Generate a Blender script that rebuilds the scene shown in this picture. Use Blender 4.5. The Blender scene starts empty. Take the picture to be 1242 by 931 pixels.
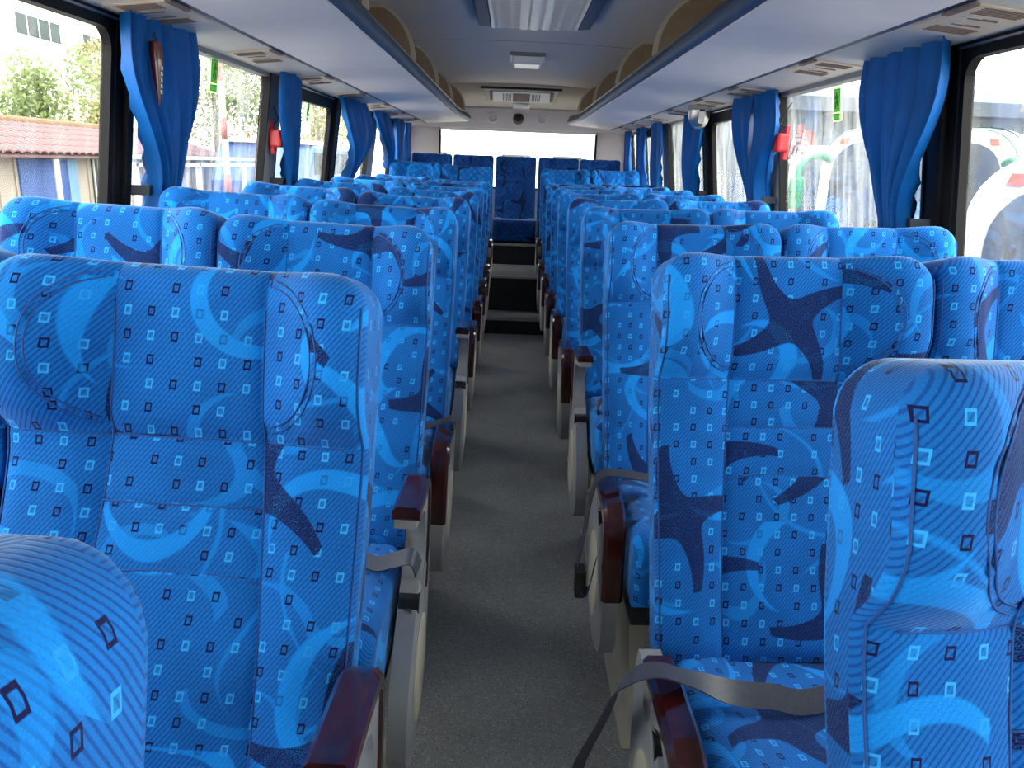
import bpy, bmesh, math, random
from mathutils import Vector, Matrix
R = math.radians
rnd = random.Random(7)
sc = bpy.context.scene
COL = sc.collection

# ------------------------------------------------------------------ camera
F, PITCH, ROLL, YAW = 933.0, R(15.86), R(2.19), R(-0.55)
cam_d = bpy.data.cameras.new('camera'); cam = bpy.data.objects.new('camera', cam_d); COL.objects.link(cam)
cam_d.sensor_fit = 'HORIZONTAL'; cam_d.sensor_width = 36.0; cam_d.lens = 36.0 * F / 1242.0
cam_d.clip_start = 0.02; cam_d.clip_end = 300
def _axes():
    r0 = Vector((1, 0, 0)); f0 = Vector((0, math.cos(PITCH), -math.sin(PITCH))); u0 = Vector((0, math.sin(PITCH), math.cos(PITCH)))
    Mz = Matrix.Rotation(-(-YAW) * 1.0, 3, 'Z')
    # yaw < 0 looks to the right (+X)
    Mz = Matrix.Rotation(YAW, 3, 'Z')
    r, f, u = Mz @ r0, Mz @ f0, Mz @ u0
    c, s = math.cos(ROLL), math.sin(ROLL)
    return (r * c + u * s, u * c - r * s, f)
_r, _u, _f = _axes()
cam.matrix_world = Matrix(((_r.x, _u.x, -_f.x, -.047), (_r.y, _u.y, -_f.y, 0.0), (_r.z, _u.z, -_f.z, 1.33), (0, 0, 0, 1)))
sc.camera = cam

# ------------------------------------------------------------------ sky, sun, exposure
w = bpy.data.worlds.new('world'); sc.world = w; w.use_nodes = True
bg = w.node_tree.nodes['Background']; bg.inputs[0].default_value = (1.0, .985, .95, 1); bg.inputs[1].default_value = 3.0
sun_d = bpy.data.lights.new('sun', 'SUN'); sun_d.energy = 1.6; sun_d.angle = R(6); sun_d.color = (1, .96, .9)
sun = bpy.data.objects.new('sun', sun_d); COL.objects.link(sun)
sun.rotation_euler = Vector((-.40, .30, -.87)).to_track_quat('-Z', 'Y').to_euler()
sc.view_settings.view_transform = 'Standard'; sc.view_settings.look = 'None'
sc.view_settings.gamma = 1; sc.view_settings.use_curve_mapping = False
sc.view_settings.exposure = 1.65

# ------------------------------------------------------------------ materials
def srgb(r, g, b):
    f = lambda c: (c / 255 / 12.92) if c / 255 <= .04045 else ((c / 255 + .055) / 1.055) ** 2.4
    return (f(r), f(g), f(b), 1)
class NT:
    def __init__(s, name):
        s.m = bpy.data.materials.new(name); s.m.use_nodes = True; s.t = s.m.node_tree; s.b = s.t.nodes['Principled BSDF']
        s.out = s.t.nodes['Material Output']
    def n(s, typ, **k):
        x = s.t.nodes.new(typ)
        for a, v in k.items(): setattr(x, a, v)
        return x
    def put(s, sock, v):
        if isinstance(v, bpy.types.NodeSocket): s.t.links.new(v, sock)
        else: sock.default_value = v
    def m1(s, op, a, b=0.0, c=0.0):
        x = s.n('ShaderNodeMath', operation=op); s.put(x.inputs[0], a); s.put(x.inputs[1], b); s.put(x.inputs[2], c); return x.outputs[0]
    def v1(s, op, a, b=(0, 0, 0), sc_=None):
        x = s.n('ShaderNodeVectorMath', operation=op); s.put(x.inputs[0], a); s.put(x.inputs[1], b)
        if sc_ is not None: s.put(x.inputs['Scale'], sc_)
        return x.outputs['Value'] if op in ('LENGTH', 'DOT_PRODUCT', 'DISTANCE') else x.outputs[0]
    def mix(s, fac, a, b):
        x = s.n('ShaderNodeMix', data_type='RGBA'); s.put(x.inputs[0], fac); s.put(x.inputs[6], a); s.put(x.inputs[7], b); return x.outputs[2]
    def sep(s, v):
        x = s.n('ShaderNodeSeparateXYZ'); s.put(x.inputs[0], v); return x.outputs
    def comb(s, x_, y_, z_=0.0):
        x = s.n('ShaderNodeCombineXYZ'); s.put(x.inputs[0], x_); s.put(x.inputs[1], y_); s.put(x.inputs[2], z_); return x.outputs[0]
    def noise(s, vec, scale, detail=2.0, rough=.5):
        x = s.n('ShaderNodeTexNoise'); s.put(x.inputs['Vector'], vec); x.inputs['Scale'].default_value = scale
        x.inputs['Detail'].default_value = detail; x.inputs['Roughness'].default_value = rough; return x.outputs[0]
    def vor(s, vec, scale, rand=1.0):
        x = s.n('ShaderNodeTexVoronoi', voronoi_dimensions='2D'); s.put(x.inputs['Vector'], vec)
        x.inputs['Scale'].default_value = scale; x.inputs['Randomness'].default_value = rand; return x.outputs
    def ss(s, x, lo, hi):
        m = s.n('ShaderNodeMapRange', interpolation_type='SMOOTHSTEP'); s.put(m.inputs[0], x); s.put(m.inputs[1], lo); s.put(m.inputs[2], hi); return m.outputs[0]
    def bump(s, h, strength=.3, dist=.002):
        x = s.n('ShaderNodeBump'); x.inputs['Strength'].default_value = strength; x.inputs['Distance'].default_value = dist
        s.put(x.inputs['Height'], h); s.t.links.new(x.outputs[0], s.b.inputs['Normal'])
def mat(name, col, rough=.5, metal=0.0, spec=.5, var=.0, scale=30, bump=0.0, coat=0.0):
    N = NT(name); N.b.inputs['Roughness'].default_value = rough; N.b.inputs['Metallic'].default_value = metal
    N.b.inputs['Specular IOR Level'].default_value = spec; N.b.inputs['Coat Weight'].default_value = coat
    co = N.n('ShaderNodeTexCoord').outputs['Object']
    nz = N.noise(co, scale, 4.0)
    c2 = tuple(c * (1 - var) for c in col[:3]) + (1,)
    N.put(N.b.inputs['Base Color'], N.mix(N.ss(nz, .3, .7), col, c2))
    if bump: N.bump(nz, bump, .002)
    return N.m

def fabric(name, base, dark, light, navy, cyan):
    N = NT(name); b = N.b
    uv = N.n('ShaderNodeUVMap').outputs[0]
    oi = N.n('ShaderNodeObjectInfo').outputs['Random']
    off = N.comb(N.m1('MULTIPLY', oi, 7.31), N.m1('MULTIPLY', oi, 5.17), 0.0)
    p = N.v1('ADD', uv, off)
    px, py, _ = N.sep(p)
    # diagonal rib
    rib = N.m1('ADD', N.m1('MULTIPLY', N.m1('SINE', N.m1('MULTIPLY', N.m1('SUBTRACT', N.m1('MULTIPLY', px, .78), N.m1('MULTIPLY', py, .62)), 2 * math.pi / .0047)), .5), .5)
    ribm = N.ss(rib, .45, .95)
    fine = N.noise(p, 650.0, 1.0)
    blot = N.noise(p, 9.0, 2.0)
    base2 = N.mix(N.ss(blot, .35, .65), base, tuple(c * .80 for c in base[:3]) + (1,))
    c = N.mix(N.m1('MULTIPLY', ribm, N.m1('ADD', .45, N.m1('MULTIPLY', N.ss(fine, .3, .65), .5))), base2, dark)
    # crescents
    wob = N.v1('SCALE', N.v1('SUBTRACT', N.n('ShaderNodeTexNoise').outputs['Color'], (.5, .5, .5)), sc_=0.0)
    nz = N.n('ShaderNodeTexNoise'); N.put(nz.inputs['Vector'], p); nz.inputs['Scale'].default_value = 6.0; nz.inputs['Detail'].default_value = 0.0
    wob = N.v1('SCALE', N.v1('SUBTRACT', nz.outputs['Color'], (.5, .5, .5)), sc_=.07)
    pw = N.v1('ADD', p, wob)
    def crescent(scale, Rr, R2, dd, rnd_off, thr):
        q = N.v1('ADD', pw, rnd_off)
        vo = N.vor(q, scale, .7)
        l = N.v1('SUBTRACT', N.v1('SCALE', q, sc_=scale), N.v1('SCALE', vo[2], sc_=scale))
        cr, cg, cb = N.sep(vo[1])
        ang = N.m1('MULTIPLY', cr, 6.283)
        d = N.comb(N.m1('MULTIPLY', N.m1('COSINE', ang), dd), N.m1('MULTIPLY', N.m1('SINE', ang), dd), 0.0)
        lx, ly, _z = N.sep(l); l2 = N.comb(lx, ly, 0.0)
        r1 = N.v1('LENGTH', l2); r2 = N.v1('LENGTH', N.v1('SUBTRACT', l2, d))
        return N.m1('MULTIPLY', N.m1('MULTIPLY', N.ss(r1, Rr, Rr - .02), N.ss(r2, R2, R2 + .02)), N.m1('GREATER_THAN', cg, thr))
    m1 = crescent(5.2, .47, .43, .13, (0, 0, 0), .15)
    m2 = crescent(7.5, .46, .42, .12, (3.3, 1.7, 0), .35)
    m3 = crescent(3.9, .485, .475, .035, (7.7, 2.9, 0), .25)
    speck = N.ss(fine, .2, .6)
    lm = N.m1('MULTIPLY', N.m1('MAXIMUM', N.m1('MAXIMUM', m1, N.m1('MULTIPLY', m3, .7)), N.m1('MULTIPLY', m2, .55)), N.m1('ADD', .42, N.m1('MULTIPLY', speck, .33)))
    c = N.mix(lm, c, light)
    # starfish
    q = N.v1('ADD', p, (1.3, 4.1, 0))
    vo = N.vor(q, 3.3, .55)
    l = N.v1('SUBTRACT', q, vo[2]); lx, ly, _z = N.sep(l); r = N.v1('LENGTH', N.comb(lx, ly, 0.0))
    cr, cg, cb = N.sep(vo[1])
    th = N.m1('ADD', N.m1('ADD', N.m1('ARCTAN2', ly, lx), N.m1('MULTIPLY', cr, 6.283)), N.m1('MULTIPLY', r, 3.0))
    arms = N.m1('MULTIPLY', N.m1('MULTIPLY', N.m1('ABSOLUTE', N.m1('SINE', N.m1('MULTIPLY', th, 2.0))), r), .5)
    lim = N.m1('SUBTRACT', .024, N.m1('MULTIPLY', r, .135))
    st = N.m1('MULTIPLY', N.ss(N.m1('SUBTRACT', arms, lim), .001, -.001), N.m1('LESS_THAN', r, .125))
    st = N.m1('MULTIPLY', st, N.m1('GREATER_THAN', cg, .3))
    st = N.m1('MULTIPLY', st, N.m1('ADD', .62, N.m1('MULTIPLY', N.ss(fine, .62, .42), .38)))
    c = N.mix(N.m1('MULTIPLY', N.ss(fine, .5, .75), .16), c, cyan)
    c = N.mix(st, c, navy)
    # little rectangles
    g = N.v1('SCALE', p, sc_=1 / .0295)
    gx, gy, _z = N.sep(g)
    ix, iy = N.m1('FLOOR', gx), N.m1('FLOOR', gy)
    fx, fy = N.m1('SUBTRACT', N.m1('FRACT', gx), .5), N.m1('SUBTRACT', N.m1('FRACT', gy), .5)
    fx = N.m1('SUBTRACT', fx, N.m1('MULTIPLY', fy, .12))
    box = N.m1('MAXIMUM', N.m1('DIVIDE', N.m1('ABSOLUTE', fx), .145), N.m1('DIVIDE', N.m1('ABSOLUTE', fy), .205))
    ring = N.m1('MULTIPLY', N.ss(box, 1.06, .96), N.m1('ADD', .14, N.m1('MULTIPLY', N.ss(box, .52, .66), .86)))
    wn = N.n('ShaderNodeTexWhiteNoise', noise_dimensions='2D'); N.put(wn.inputs['Vector'], N.comb(ix, iy, 0.0))
    ring = N.m1('MULTIPLY', ring, N.m1('GREATER_THAN', wn.outputs[0], .2))
    ring = N.m1('MULTIPLY', ring, N.m1('SUBTRACT', 1.0, N.m1('MAXIMUM', N.m1('MINIMUM', N.m1('MULTIPLY', st, 1.3), 1.0), N.m1('MULTIPLY', m1, .55))))
    par = N.m1('FLOORED_MODULO', N.m1('ADD', ix, iy), 2.0)
    c = N.mix(ring, c, N.mix(par, navy, cyan))
    N.put(b.inputs['Base Color'], c)
    b.inputs['Roughness'].default_value = .85; b.inputs['Specular IOR Level'].default_value = .15
    b.inputs['Sheen Weight'].default_value = .35; b.inputs['Sheen Roughness'].default_value = .35; b.inputs['Sheen Tint'].default_value = (.6, .8, 1, 1)
    N.bump(N.m1('ADD', N.m1('MULTIPLY', ribm, -.6), N.m1('MULTIPLY', fine, .5)), .35, .0012)
    return N.m
def wood(name):
    N = NT(name); co = N.n('ShaderNodeTexCoord').outputs['Object']
    nz = N.noise(N.v1('MULTIPLY', co, (40, 8, 8)), 1.0, 4.0)
    N.put(N.b.inputs['Base Color'], N.mix(N.ss(nz, .3, .7), srgb(58, 16, 12), srgb(28, 7, 7)))
    N.b.inputs['Roughness'].default_value = .16; N.b.inputs['Coat Weight'].default_value = .6; N.b.inputs['Coat Roughness'].default_value = .06
    return N.m
def vinyl(name):
    N = NT(name); co = N.n('ShaderNodeTexCoord').outputs['Object']
    vo = N.n('ShaderNodeTexVoronoi'); N.put(vo.inputs['Vector'], co); vo.inputs['Scale'].default_value = 260
    cr, cg, cb = N.sep(vo.outputs['Color'])
    near = N.ss(vo.outputs['Distance'], .42, .25)
    lightm = N.m1('MULTIPLY', near, N.m1('GREATER_THAN', cr, .80)); darkm = N.m1('MULTIPLY', near, N.m1('LESS_THAN', cr, .28))
    nz = N.noise(co, 3.0, 4.0)
    c = N.mix(N.ss(nz, .3, .7), srgb(150, 152, 148), srgb(132, 134, 130))
    c = N.mix(lightm, c, srgb(210, 210, 204)); c = N.mix(darkm, c, srgb(70, 72, 74))
    N.put(N.b.inputs['Base Color'], c); N.b.inputs['Roughness'].default_value = .62; N.b.inputs['Specular IOR Level'].default_value = .3
    N.bump(cr, .15, .001)
    return N.m
def glass(name, dirt=.12, streak=1.0, tint=(.97, 1, .99)):
    N = NT(name); N.t.nodes.remove(N.b)
    co = N.n('ShaderNodeTexCoord').outputs['Object']
    n1 = N.noise(N.v1('MULTIPLY', co, (1, 9, .9)), 2.2, 5.0, .6); n2 = N.noise(co, 6.0, 4.0)
    d = N.m1('MULTIPLY', N.m1('ADD', N.m1('MULTIPLY', N.ss(n1, .38, .72), streak), N.m1('MULTIPLY', N.ss(n2, .3, .8), .5)), dirt)
    tr = N.n('ShaderNodeBsdfTransparent'); tr.inputs[0].default_value = tint + (1,)
    gl = N.n('ShaderNodeBsdfGlossy'); gl.inputs['Roughness'].default_value = .02
    tl = N.n('ShaderNodeBsdfTranslucent'); tl.inputs[0].default_value = (.82, .86, .84, 1)
    fr = N.n('ShaderNodeFresnel'); fr.inputs[0].default_value = 1.35
    a = N.n('ShaderNodeMixShader'); N.put(a.inputs[0], N.m1('MULTIPLY', fr.outputs[0], .4)); N.t.links.new(tr.outputs[0], a.inputs[1]); N.t.links.new(gl.outputs[0], a.inputs[2])
    b_ = N.n('ShaderNodeMixShader'); N.put(b_.inputs[0], d); N.t.links.new(a.outputs[0], b_.inputs[1]); N.t.links.new(tl.outputs[0], b_.inputs[2])
    N.t.links.new(b_.outputs[0], N.out.inputs[0])
    return N.m
def cloth(name, col, tl_w=.22):
    N = NT(name); co = N.n('ShaderNodeTexCoord').outputs['Object']
    nz = N.noise(co, 14.0, 3.0)
    N.put(N.b.inputs['Base Color'], N.mix(N.ss(nz, .3, .7), col, tuple(c * .82 for c in col[:3]) + (1,)))
    N.b.inputs['Roughness'].default_value = .6; N.b.inputs['Specular IOR Level'].default_value = .25
    tl = N.n('ShaderNodeBsdfTranslucent'); tl.inputs[0].default_value = tuple(min(1, c * 1.1) for c in col[:3]) + (1,)
    mx = N.n('ShaderNodeMixShader'); mx.inputs[0].default_value = tl_w
    N.t.links.new(N.b.outputs[0], mx.inputs[1]); N.t.links.new(tl.outputs[0], mx.inputs[2]); N.t.links.new(mx.outputs[0], N.out.inputs[0])
    return N.m
def facade(name, a, b, scale):
    return mat(name, a, .8, var=.12, scale=scale)
M = {}
M['fabric'] = fabric('blue_patterned_fabric', srgb(22, 112, 196), srgb(10, 62, 138), srgb(20, 150, 242), srgb(18, 18, 68), srgb(52, 164, 236))
M['fabric_rear'] = fabric('navy_fabric_backlit_shade', srgb(22, 74, 146), srgb(12, 42, 100), srgb(28, 92, 172), srgb(16, 20, 60), srgb(30, 96, 170))  # navy seat fabric with the rear row's backlit shade put into its colours
M['stitch'] = mat('navy_thread', srgb(28, 84, 156), .8, var=.2, scale=300)
M['gusset'] = M['fabric']
M['wood'] = wood('rosewood_lacquer')
M['grey_plastic'] = mat('pale_grey_plastic', srgb(132, 135, 138), .38, var=.06)
M['dark_plastic'] = mat('black_plastic', srgb(20, 21, 24), .45, var=.2)
M['cream_steel'] = mat('cream_painted_steel', srgb(190, 186, 168), .4, var=.12, scale=12)
M['yellow'] = mat('yellow_plastic', srgb(240, 200, 30), .4, var=.1)
M['belt'] = mat('grey_webbing', srgb(62, 67, 80), .5, var=.2, scale=160, bump=.2)
M['belt_dark'] = mat('dark_webbing', srgb(44, 47, 58), .6, var=.2, scale=160, bump=.2)
M['metal'] = mat('brushed_metal', srgb(190, 190, 190), .28, metal=1.0, var=.1)
M['floor'] = vinyl('speckled_grey_vinyl')
M['dark_floor'] = mat('dark_rubber', srgb(34, 36, 38), .7, var=.25, scale=60)
M['lip'] = mat('aluminium_nosing', srgb(150, 152, 146), .35, metal=.6, var=.1)
M['ceiling'] = mat('grey_headliner', srgb(226, 215, 204), .8, var=.05, scale=60)
M['rack'] = mat('light_grey_vinyl_panel', srgb(236, 227, 221), .55, var=.04, scale=8)
M['rack_edge'] = mat('steel_blue_bumper', srgb(58, 78, 106), .55, var=.1)
M['duct'] = mat('ivory_grey_panel', srgb(196, 193, 186), .55, var=.05)
M['vent'] = mat('tan_vent_plastic', srgb(206, 188, 168), .5, var=.08)
M['slot'] = mat('dark_vent_slot', srgb(124, 108, 100), .7, var=.2)
M['fin'] = mat('tan_rack_divider', srgb(166, 144, 118), .7, var=.1)
M['fin_edge'] = mat('cream_edge_strip', srgb(214, 204, 182), .4, var=.05)
M['cream'] = mat('cream_headliner', srgb(222, 212, 192), .7, var=.06, scale=120, bump=.1)
M['panel'] = mat('warm_grey_panel', srgb(214, 204, 198), .6, var=.04)
M['white_plastic'] = mat('white_plastic', srgb(222, 224, 222), .35, var=.05)
M['lens'] = mat('frosted_lamp_lens', srgb(236, 238, 240), .18, var=.1, scale=200, bump=.4)
M['black_frame'] = mat('black_window_frame', srgb(12, 12, 14), .6, var=.2, spec=.2)
M['pillar'] = mat('grey_pillar_trim', srgb(128, 130, 130), .5, var=.08)
M['wall'] = mat('grey_side_lining', srgb(120, 122, 126), .7, var=.1)
M['curtain'] = cloth('blue_curtain_cloth', srgb(4, 94, 172))
M['tie'] = mat('grey_tie_strap', srgb(52, 58, 66), .6, var=.15)
M['red'] = mat('red_plastic', srgb(206, 36, 46), .35, var=.1)
M['dark_red'] = mat('dark_red_lacquer', srgb(84, 8, 12), .3, var=.2, coat=.5)
M['green'] = cloth('sticker_green', srgb(90, 200, 40), .6)
M['sticker'] = cloth('sticker_pale', srgb(226, 246, 200), .6)
M['glass_clear'] = glass('clear_window_glass', .05, .5)
M['glass_dirty'] = glass('dusty_window_glass', .12, 1.0)
M['white_paint'] = mat('white_coach_paint', srgb(190, 192, 192), .35, var=.06, scale=2)
M['green_paint'] = mat('green_coach_paint', srgb(38, 122, 84), .4, var=.08, scale=3)
M['grey_paint'] = mat('silver_grey_paint', srgb(120, 118, 126), .45, var=.1, scale=2)
M['windshield'] = mat('dark_windshield', srgb(70, 78, 88), .25, var=.3, scale=1.6)
M['orange'] = mat('orange_marker', srgb(190, 84, 50), .4, var=.1)
M['facade'] = mat('white_render', srgb(238, 236, 230), .85, var=.05, scale=.6)
M['pane'] = mat('building_pane', srgb(54, 64, 64), .8, var=.35, scale=1.5, spec=.1)
M['roof_tile'] = mat('pink_red_tile', srgb(86, 58, 60), .85, var=.3, scale=9)
M['ridge'] = mat('orange_ridge_cap', srgb(92, 68, 36), .9, var=.4, scale=14)
M['shed_wall'] = mat('beige_shed_wall', srgb(132, 124, 112), .8, var=.12, scale=3)
M['blue_door'] = mat('blue_sheet', srgb(24, 66, 128), .5, var=.25, scale=3)
M['pale_blue'] = mat('pale_blue_strip', srgb(84, 120, 146), .5, var=.1)
M['faded_red'] = mat('faded_red_band', srgb(150, 92, 86), .7, var=.2)
M['dull_white'] = mat('weathered_white_paint', srgb(168, 168, 162), .7, var=.1)
M['bark'] = mat('bark', srgb(94, 76, 60), .9, var=.3)
M['leaf'] = cloth('green_leaf', srgb(112, 128, 78), .3)
M['leaf2'] = cloth('yellow_green_leaf', srgb(140, 138, 86), .3)
M['ground'] = mat('concrete_yard', srgb(130, 127, 120), .9, var=.15, scale=1.2)
M['grey_shed'] = mat('grey_corrugated_shed', srgb(108, 114, 118), .8, var=.15, scale=2)
M['shed_roof'] = mat('slate_shed_roof', srgb(76, 84, 94), .8, var=.15, scale=2)

# ------------------------------------------------------------------ mesh helpers
class MB:
    def __init__(s): s.v, s.f, s.uv = [], [], None
    def quad(s, a, b, c, d): return s.poly([a, b, c, d])
    def poly(s, pts):
        n = len(s.v); s.v += [tuple(p) for p in pts]; s.f.append(tuple(range(n, n + len(pts)))); return s
    def box(s, x0, x1, y0, y1, z0, z1):
        n = len(s.v)
        s.v += [(x0, y0, z0), (x1, y0, z0), (x1, y1, z0), (x0, y1, z0), (x0, y0, z1), (x1, y0, z1), (x1, y1, z1), (x0, y1, z1)]
        s.f += [tuple(n + i for i in q) for q in ((0, 3, 2, 1), (4, 5, 6, 7), (0, 1, 5, 4), (1, 2, 6, 5), (2, 3, 7, 6), (3, 0, 4, 7))]
        return s
    def hexa(s, p):                      # 8 points, bottom loop then top loop
        n = len(s.v); s.v += [tuple(q) for q in p]
        s.f += [tuple(n + i for i in q) for q in ((0, 3, 2, 1), (4, 5, 6, 7), (0, 1, 5, 4), (1, 2, 6, 5), (2, 3, 7, 6), (3, 0, 4, 7))]
        return s
    def loft(s, rings, closed=True, caps=True):
        n = len(s.v); k = len(rings[0])
        for r_ in rings: s.v += [tuple(p) for p in r_]
        for i in range(len(rings) - 1):
            for j in range(k if closed else k - 1):
                a = n + i * k + j; b = n + i * k + (j + 1) % k
                s.f.append((a, b, b + k, a + k))
        if caps and closed:
            s.f.append(tuple(n + j for j in range(k))[::-1]); s.f.append(tuple(n + (len(rings) - 1) * k + j for j in range(k)))
        return s
    def tube(s, path, rad, k=8, caps=True):
        path = [Vector(p) for p in path]; rings = []; up = None
        for i, p in enumerate(path):
            t = (path[min(i + 1, len(path) - 1)] - path[max(i - 1, 0)])
            if t.length < 1e-9: t = Vector((0, 0, 1))
            t.normalize()
            if up is None: up = Vector((0, 0, 1)) if abs(t.z) < .9 else Vector((1, 0, 0))
            a = t.cross(up)
            if a.length < 1e-6: a = t.cross(Vector((1, .3, .2)))
            a.normalize(); b = a.cross(t); up = b
            r_ = rad[i] if isinstance(rad, (list, tuple)) else rad
            rings.append([p + (a * math.cos(q) + b * math.sin(q)) * r_ for q in [2 * math.pi * j / k for j in range(k)]])
        return s.loft(rings, True, caps)
    def prism(s, pts, axis, a, b):       # polygon extruded along an axis; pts are the other two coords in order
        def mk(p, t): return {'x': (t, p[0], p[1]), 'y': (p[0], t, p[1]), 'z': (p[0], p[1], t)}[axis]
        return s.loft([[mk(p, a) for p in pts], [mk(p, b) for p in pts]])
    def mesh(s, name, m, smooth=False):
        me = bpy.data.meshes.new(name); me.from_pydata(s.v, [], s.f)
        if s.uv is not None:
            l = me.uv_layers.new(name='UVMap'); k = 0
            for pl in me.polygons:
                for li in pl.loop_indices: l.data[li].uv = s.uv[k]; k += 1
        bm = bmesh.new(); bm.from_mesh(me); bmesh.ops.recalc_face_normals(bm, faces=bm.faces); bm.to_mesh(me); bm.free()
        me.materials.append(m)
        if smooth:
            me.polygons.foreach_set('use_smooth', [True] * len(me.polygons))
            if smooth != True: me.set_sharp_from_angle(angle=R(smooth))
        return me
    def obj(s, name, m, parent=None, smooth=False, bevel=0, loc=None):
        o = bpy.data.objects.new(name, s.mesh(name, m, smooth)); COL.objects.link(o)
        if parent: o.parent = parent
        if loc: o.location = loc
        if bevel:
            b = o.modifiers.new('bevel', 'BEVEL'); b.width = bevel; b.segments = 2; b.limit_method = 'ANGLE'; b.angle_limit = R(40)
        return o
def link(name, me, parent=None, loc=(0, 0, 0), rot=(0, 0, 0)):
    o = bpy.data.objects.new(name, me); COL.objects.link(o); o.parent = parent; o.location = loc; o.rotation_euler = rot; return o
def thing(name, label, cat, loc=(0, 0, 0), rz=0, group=None):
    o = bpy.data.objects.new(name, None); COL.objects.link(o); o.location = loc; o.rotation_euler = (0, 0, rz); o.empty_display_size = .1
    return tag(o, label, cat, group)
def tag(o, label, cat, group=None, kind=None):
    o['label'] = label; o['category'] = cat
    if group: o['group'] = group
    if kind: o['kind'] = kind
    return o
def struct(o, label=None, cat=None):
    o['kind'] = 'structure'
    if label: o['label'] = label; o['category'] = cat
    return o
def sst(x, a, b):
    t = max(0, min(1, (x - a) / (b - a))); return t * t * (3 - 2 * t)
def lerp(a, b, t): return a + (b - a) * t
ORD = ['', 'first', 'second', 'third', 'fourth', 'fifth', 'sixth', 'seventh', 'eighth', 'ninth', 'tenth', 'eleventh', 'twelfth']

# ------------------------------------------------------------------ bus shell
def wx(z): return 1.165 + (1.68 - z) * .135           # side wall leans in towards the roof
Y0, Y1 = -3.2, 8.6
SILL = .98
PILL = [(2.31, 2.42, 1), (3.73, 3.92, 0), (5.02, 5.22, 1), (6.36, 6.64, 0), (7.55, 7.75, 1)]
ENDS = [-1.0] + [v for p in PILL for v in p[:2]] + [8.35]
struct(MB().box(-1.26, 1.26, Y0, 6.9, -.06, 0).obj('floor', M['floor']), 'dark grey speckled vinyl aisle floor', 'floor')
def slab(side, y0, y1, z0, z1, t=.05, inset=0.0):
    s = side
    return [(s * (wx(z0) - inset), y0, z0), (s * (wx(z0) + t), y0, z0), (s * (wx(z0) + t), y1, z0), (s * (wx(z0) - inset), y1, z0),
            (s * (wx(z1) - inset), y0, z1), (s * (wx(z1) + t), y0, z1), (s * (wx(z1) + t), y1, z1), (s * (wx(z1) - inset), y1, z1)]
for s, nm in ((-1, 'left'), (1, 'right')):
    wl = MB().hexa(slab(s, Y0, Y1, -.06, SILL)).hexa(slab(s, Y0, Y1, 1.695, 2.13)).obj('wall_' + nm, M['wall']); struct(wl, 'grey lining of the %s bus side below and above the windows' % nm, 'wall')
    for i, (a, b, k) in enumerate(PILL):
        a += (.02 if s < 0 else -.05) if i == 0 else 0
        p = MB().hexa(slab(s, a, b, SILL, 1.70, .02, .008)).obj('pillar', M['black_frame' if k else 'pillar'], wl, bevel=.006)
        if k:
            MB().hexa(slab(s, a + .05, a + .085, SILL, 1.69, .0, .022)).obj('pillar_rib', M['black_frame'], p)
    p = MB().hexa(slab(s, ENDS[-1], Y1, SILL, 1.70, .05, .004)).obj('corner_panel', M['panel'], wl)
    p = MB().hexa(slab(s, Y0, ENDS[0], SILL, 1.70, .05, .004)).obj('front_light_block', M['black_frame'], wl)  # added solid side wall, out of view, holds back light from the front
    wn = 0
    for i in range(0, len(ENDS), 2):
        a, b = ENDS[i], ENDS[i + 1]; wn += 1
        framed = (i // 2) % 2 == 0; sh_ = (.02 if s < 0 else -.05) if i == 0 else 0; b += sh_
        r_ = struct(bpy.data.objects.new('window_%d' % (wn + (0 if s < 0 else 6)), None)); COL.objects.link(r_)
        r_['label'] = '%s bus side window, %s from the front%s' % (nm, ORD[wn], ', black framed' if framed else ', frameless and dusty'); r_['category'] = 'window'
        top = (1.652 if i == 0 else 1.62) if framed else 1.675
        if framed:
            m = MB(); fr = .022
            m.hexa(slab(s, a, b, top, 1.695, .030, .004)); m.hexa(slab(s, a, b, SILL, SILL + .05, .045, .004))
            m.hexa(slab(s, a, a + fr, SILL, top, .025, .004)); m.hexa(slab(s, b - fr, b, SILL, top, .025, .004))
            # rounded upper corners
            for (yc, sg) in ((a + fr, 1), (b - fr, -1)):
                rr = .06; pts = [(yc, top)] + [(yc + sg * (rr - rr * math.cos(q)), top - rr + rr * math.sin(q)) for q in [R(90 * j / 6) for j in range(7)]]
                m.loft([[(s * (wx(z) - .004), y, z) for y, z in pts], [(s * (wx(z) + .022), y, z) for y, z in pts]])
            m.obj('frame', M['black_frame'], r_)
            MB().hexa(slab(s, a, b, 1.676, 1.682, .0, .012)).obj('frame_trim', M['metal'], r_)
        else:
            MB().hexa(slab(s, a, b, top, 1.695, .045, .004)).obj('header', M['pillar'], r_)
            MB().hexa(slab(s, a - .004, a + .008, SILL, 1.69, .03, .012)).hexa(slab(s, b - .008, b + .004, SILL, 1.69, .03, .012)).obj('rubber_seal', M['black_frame'], r_)
        g = MB(); g.poly([(s * (wx(SILL) + .02), a, SILL), (s * (wx(SILL) + .02), b, SILL), (s * (wx(1.69) + .02), b, 1.69), (s * (wx(1.69) + .02), a, 1.69)])
        g.obj('pane', M['glass_clear' if framed and i < 2 else 'glass_dirty'], r_)

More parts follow.
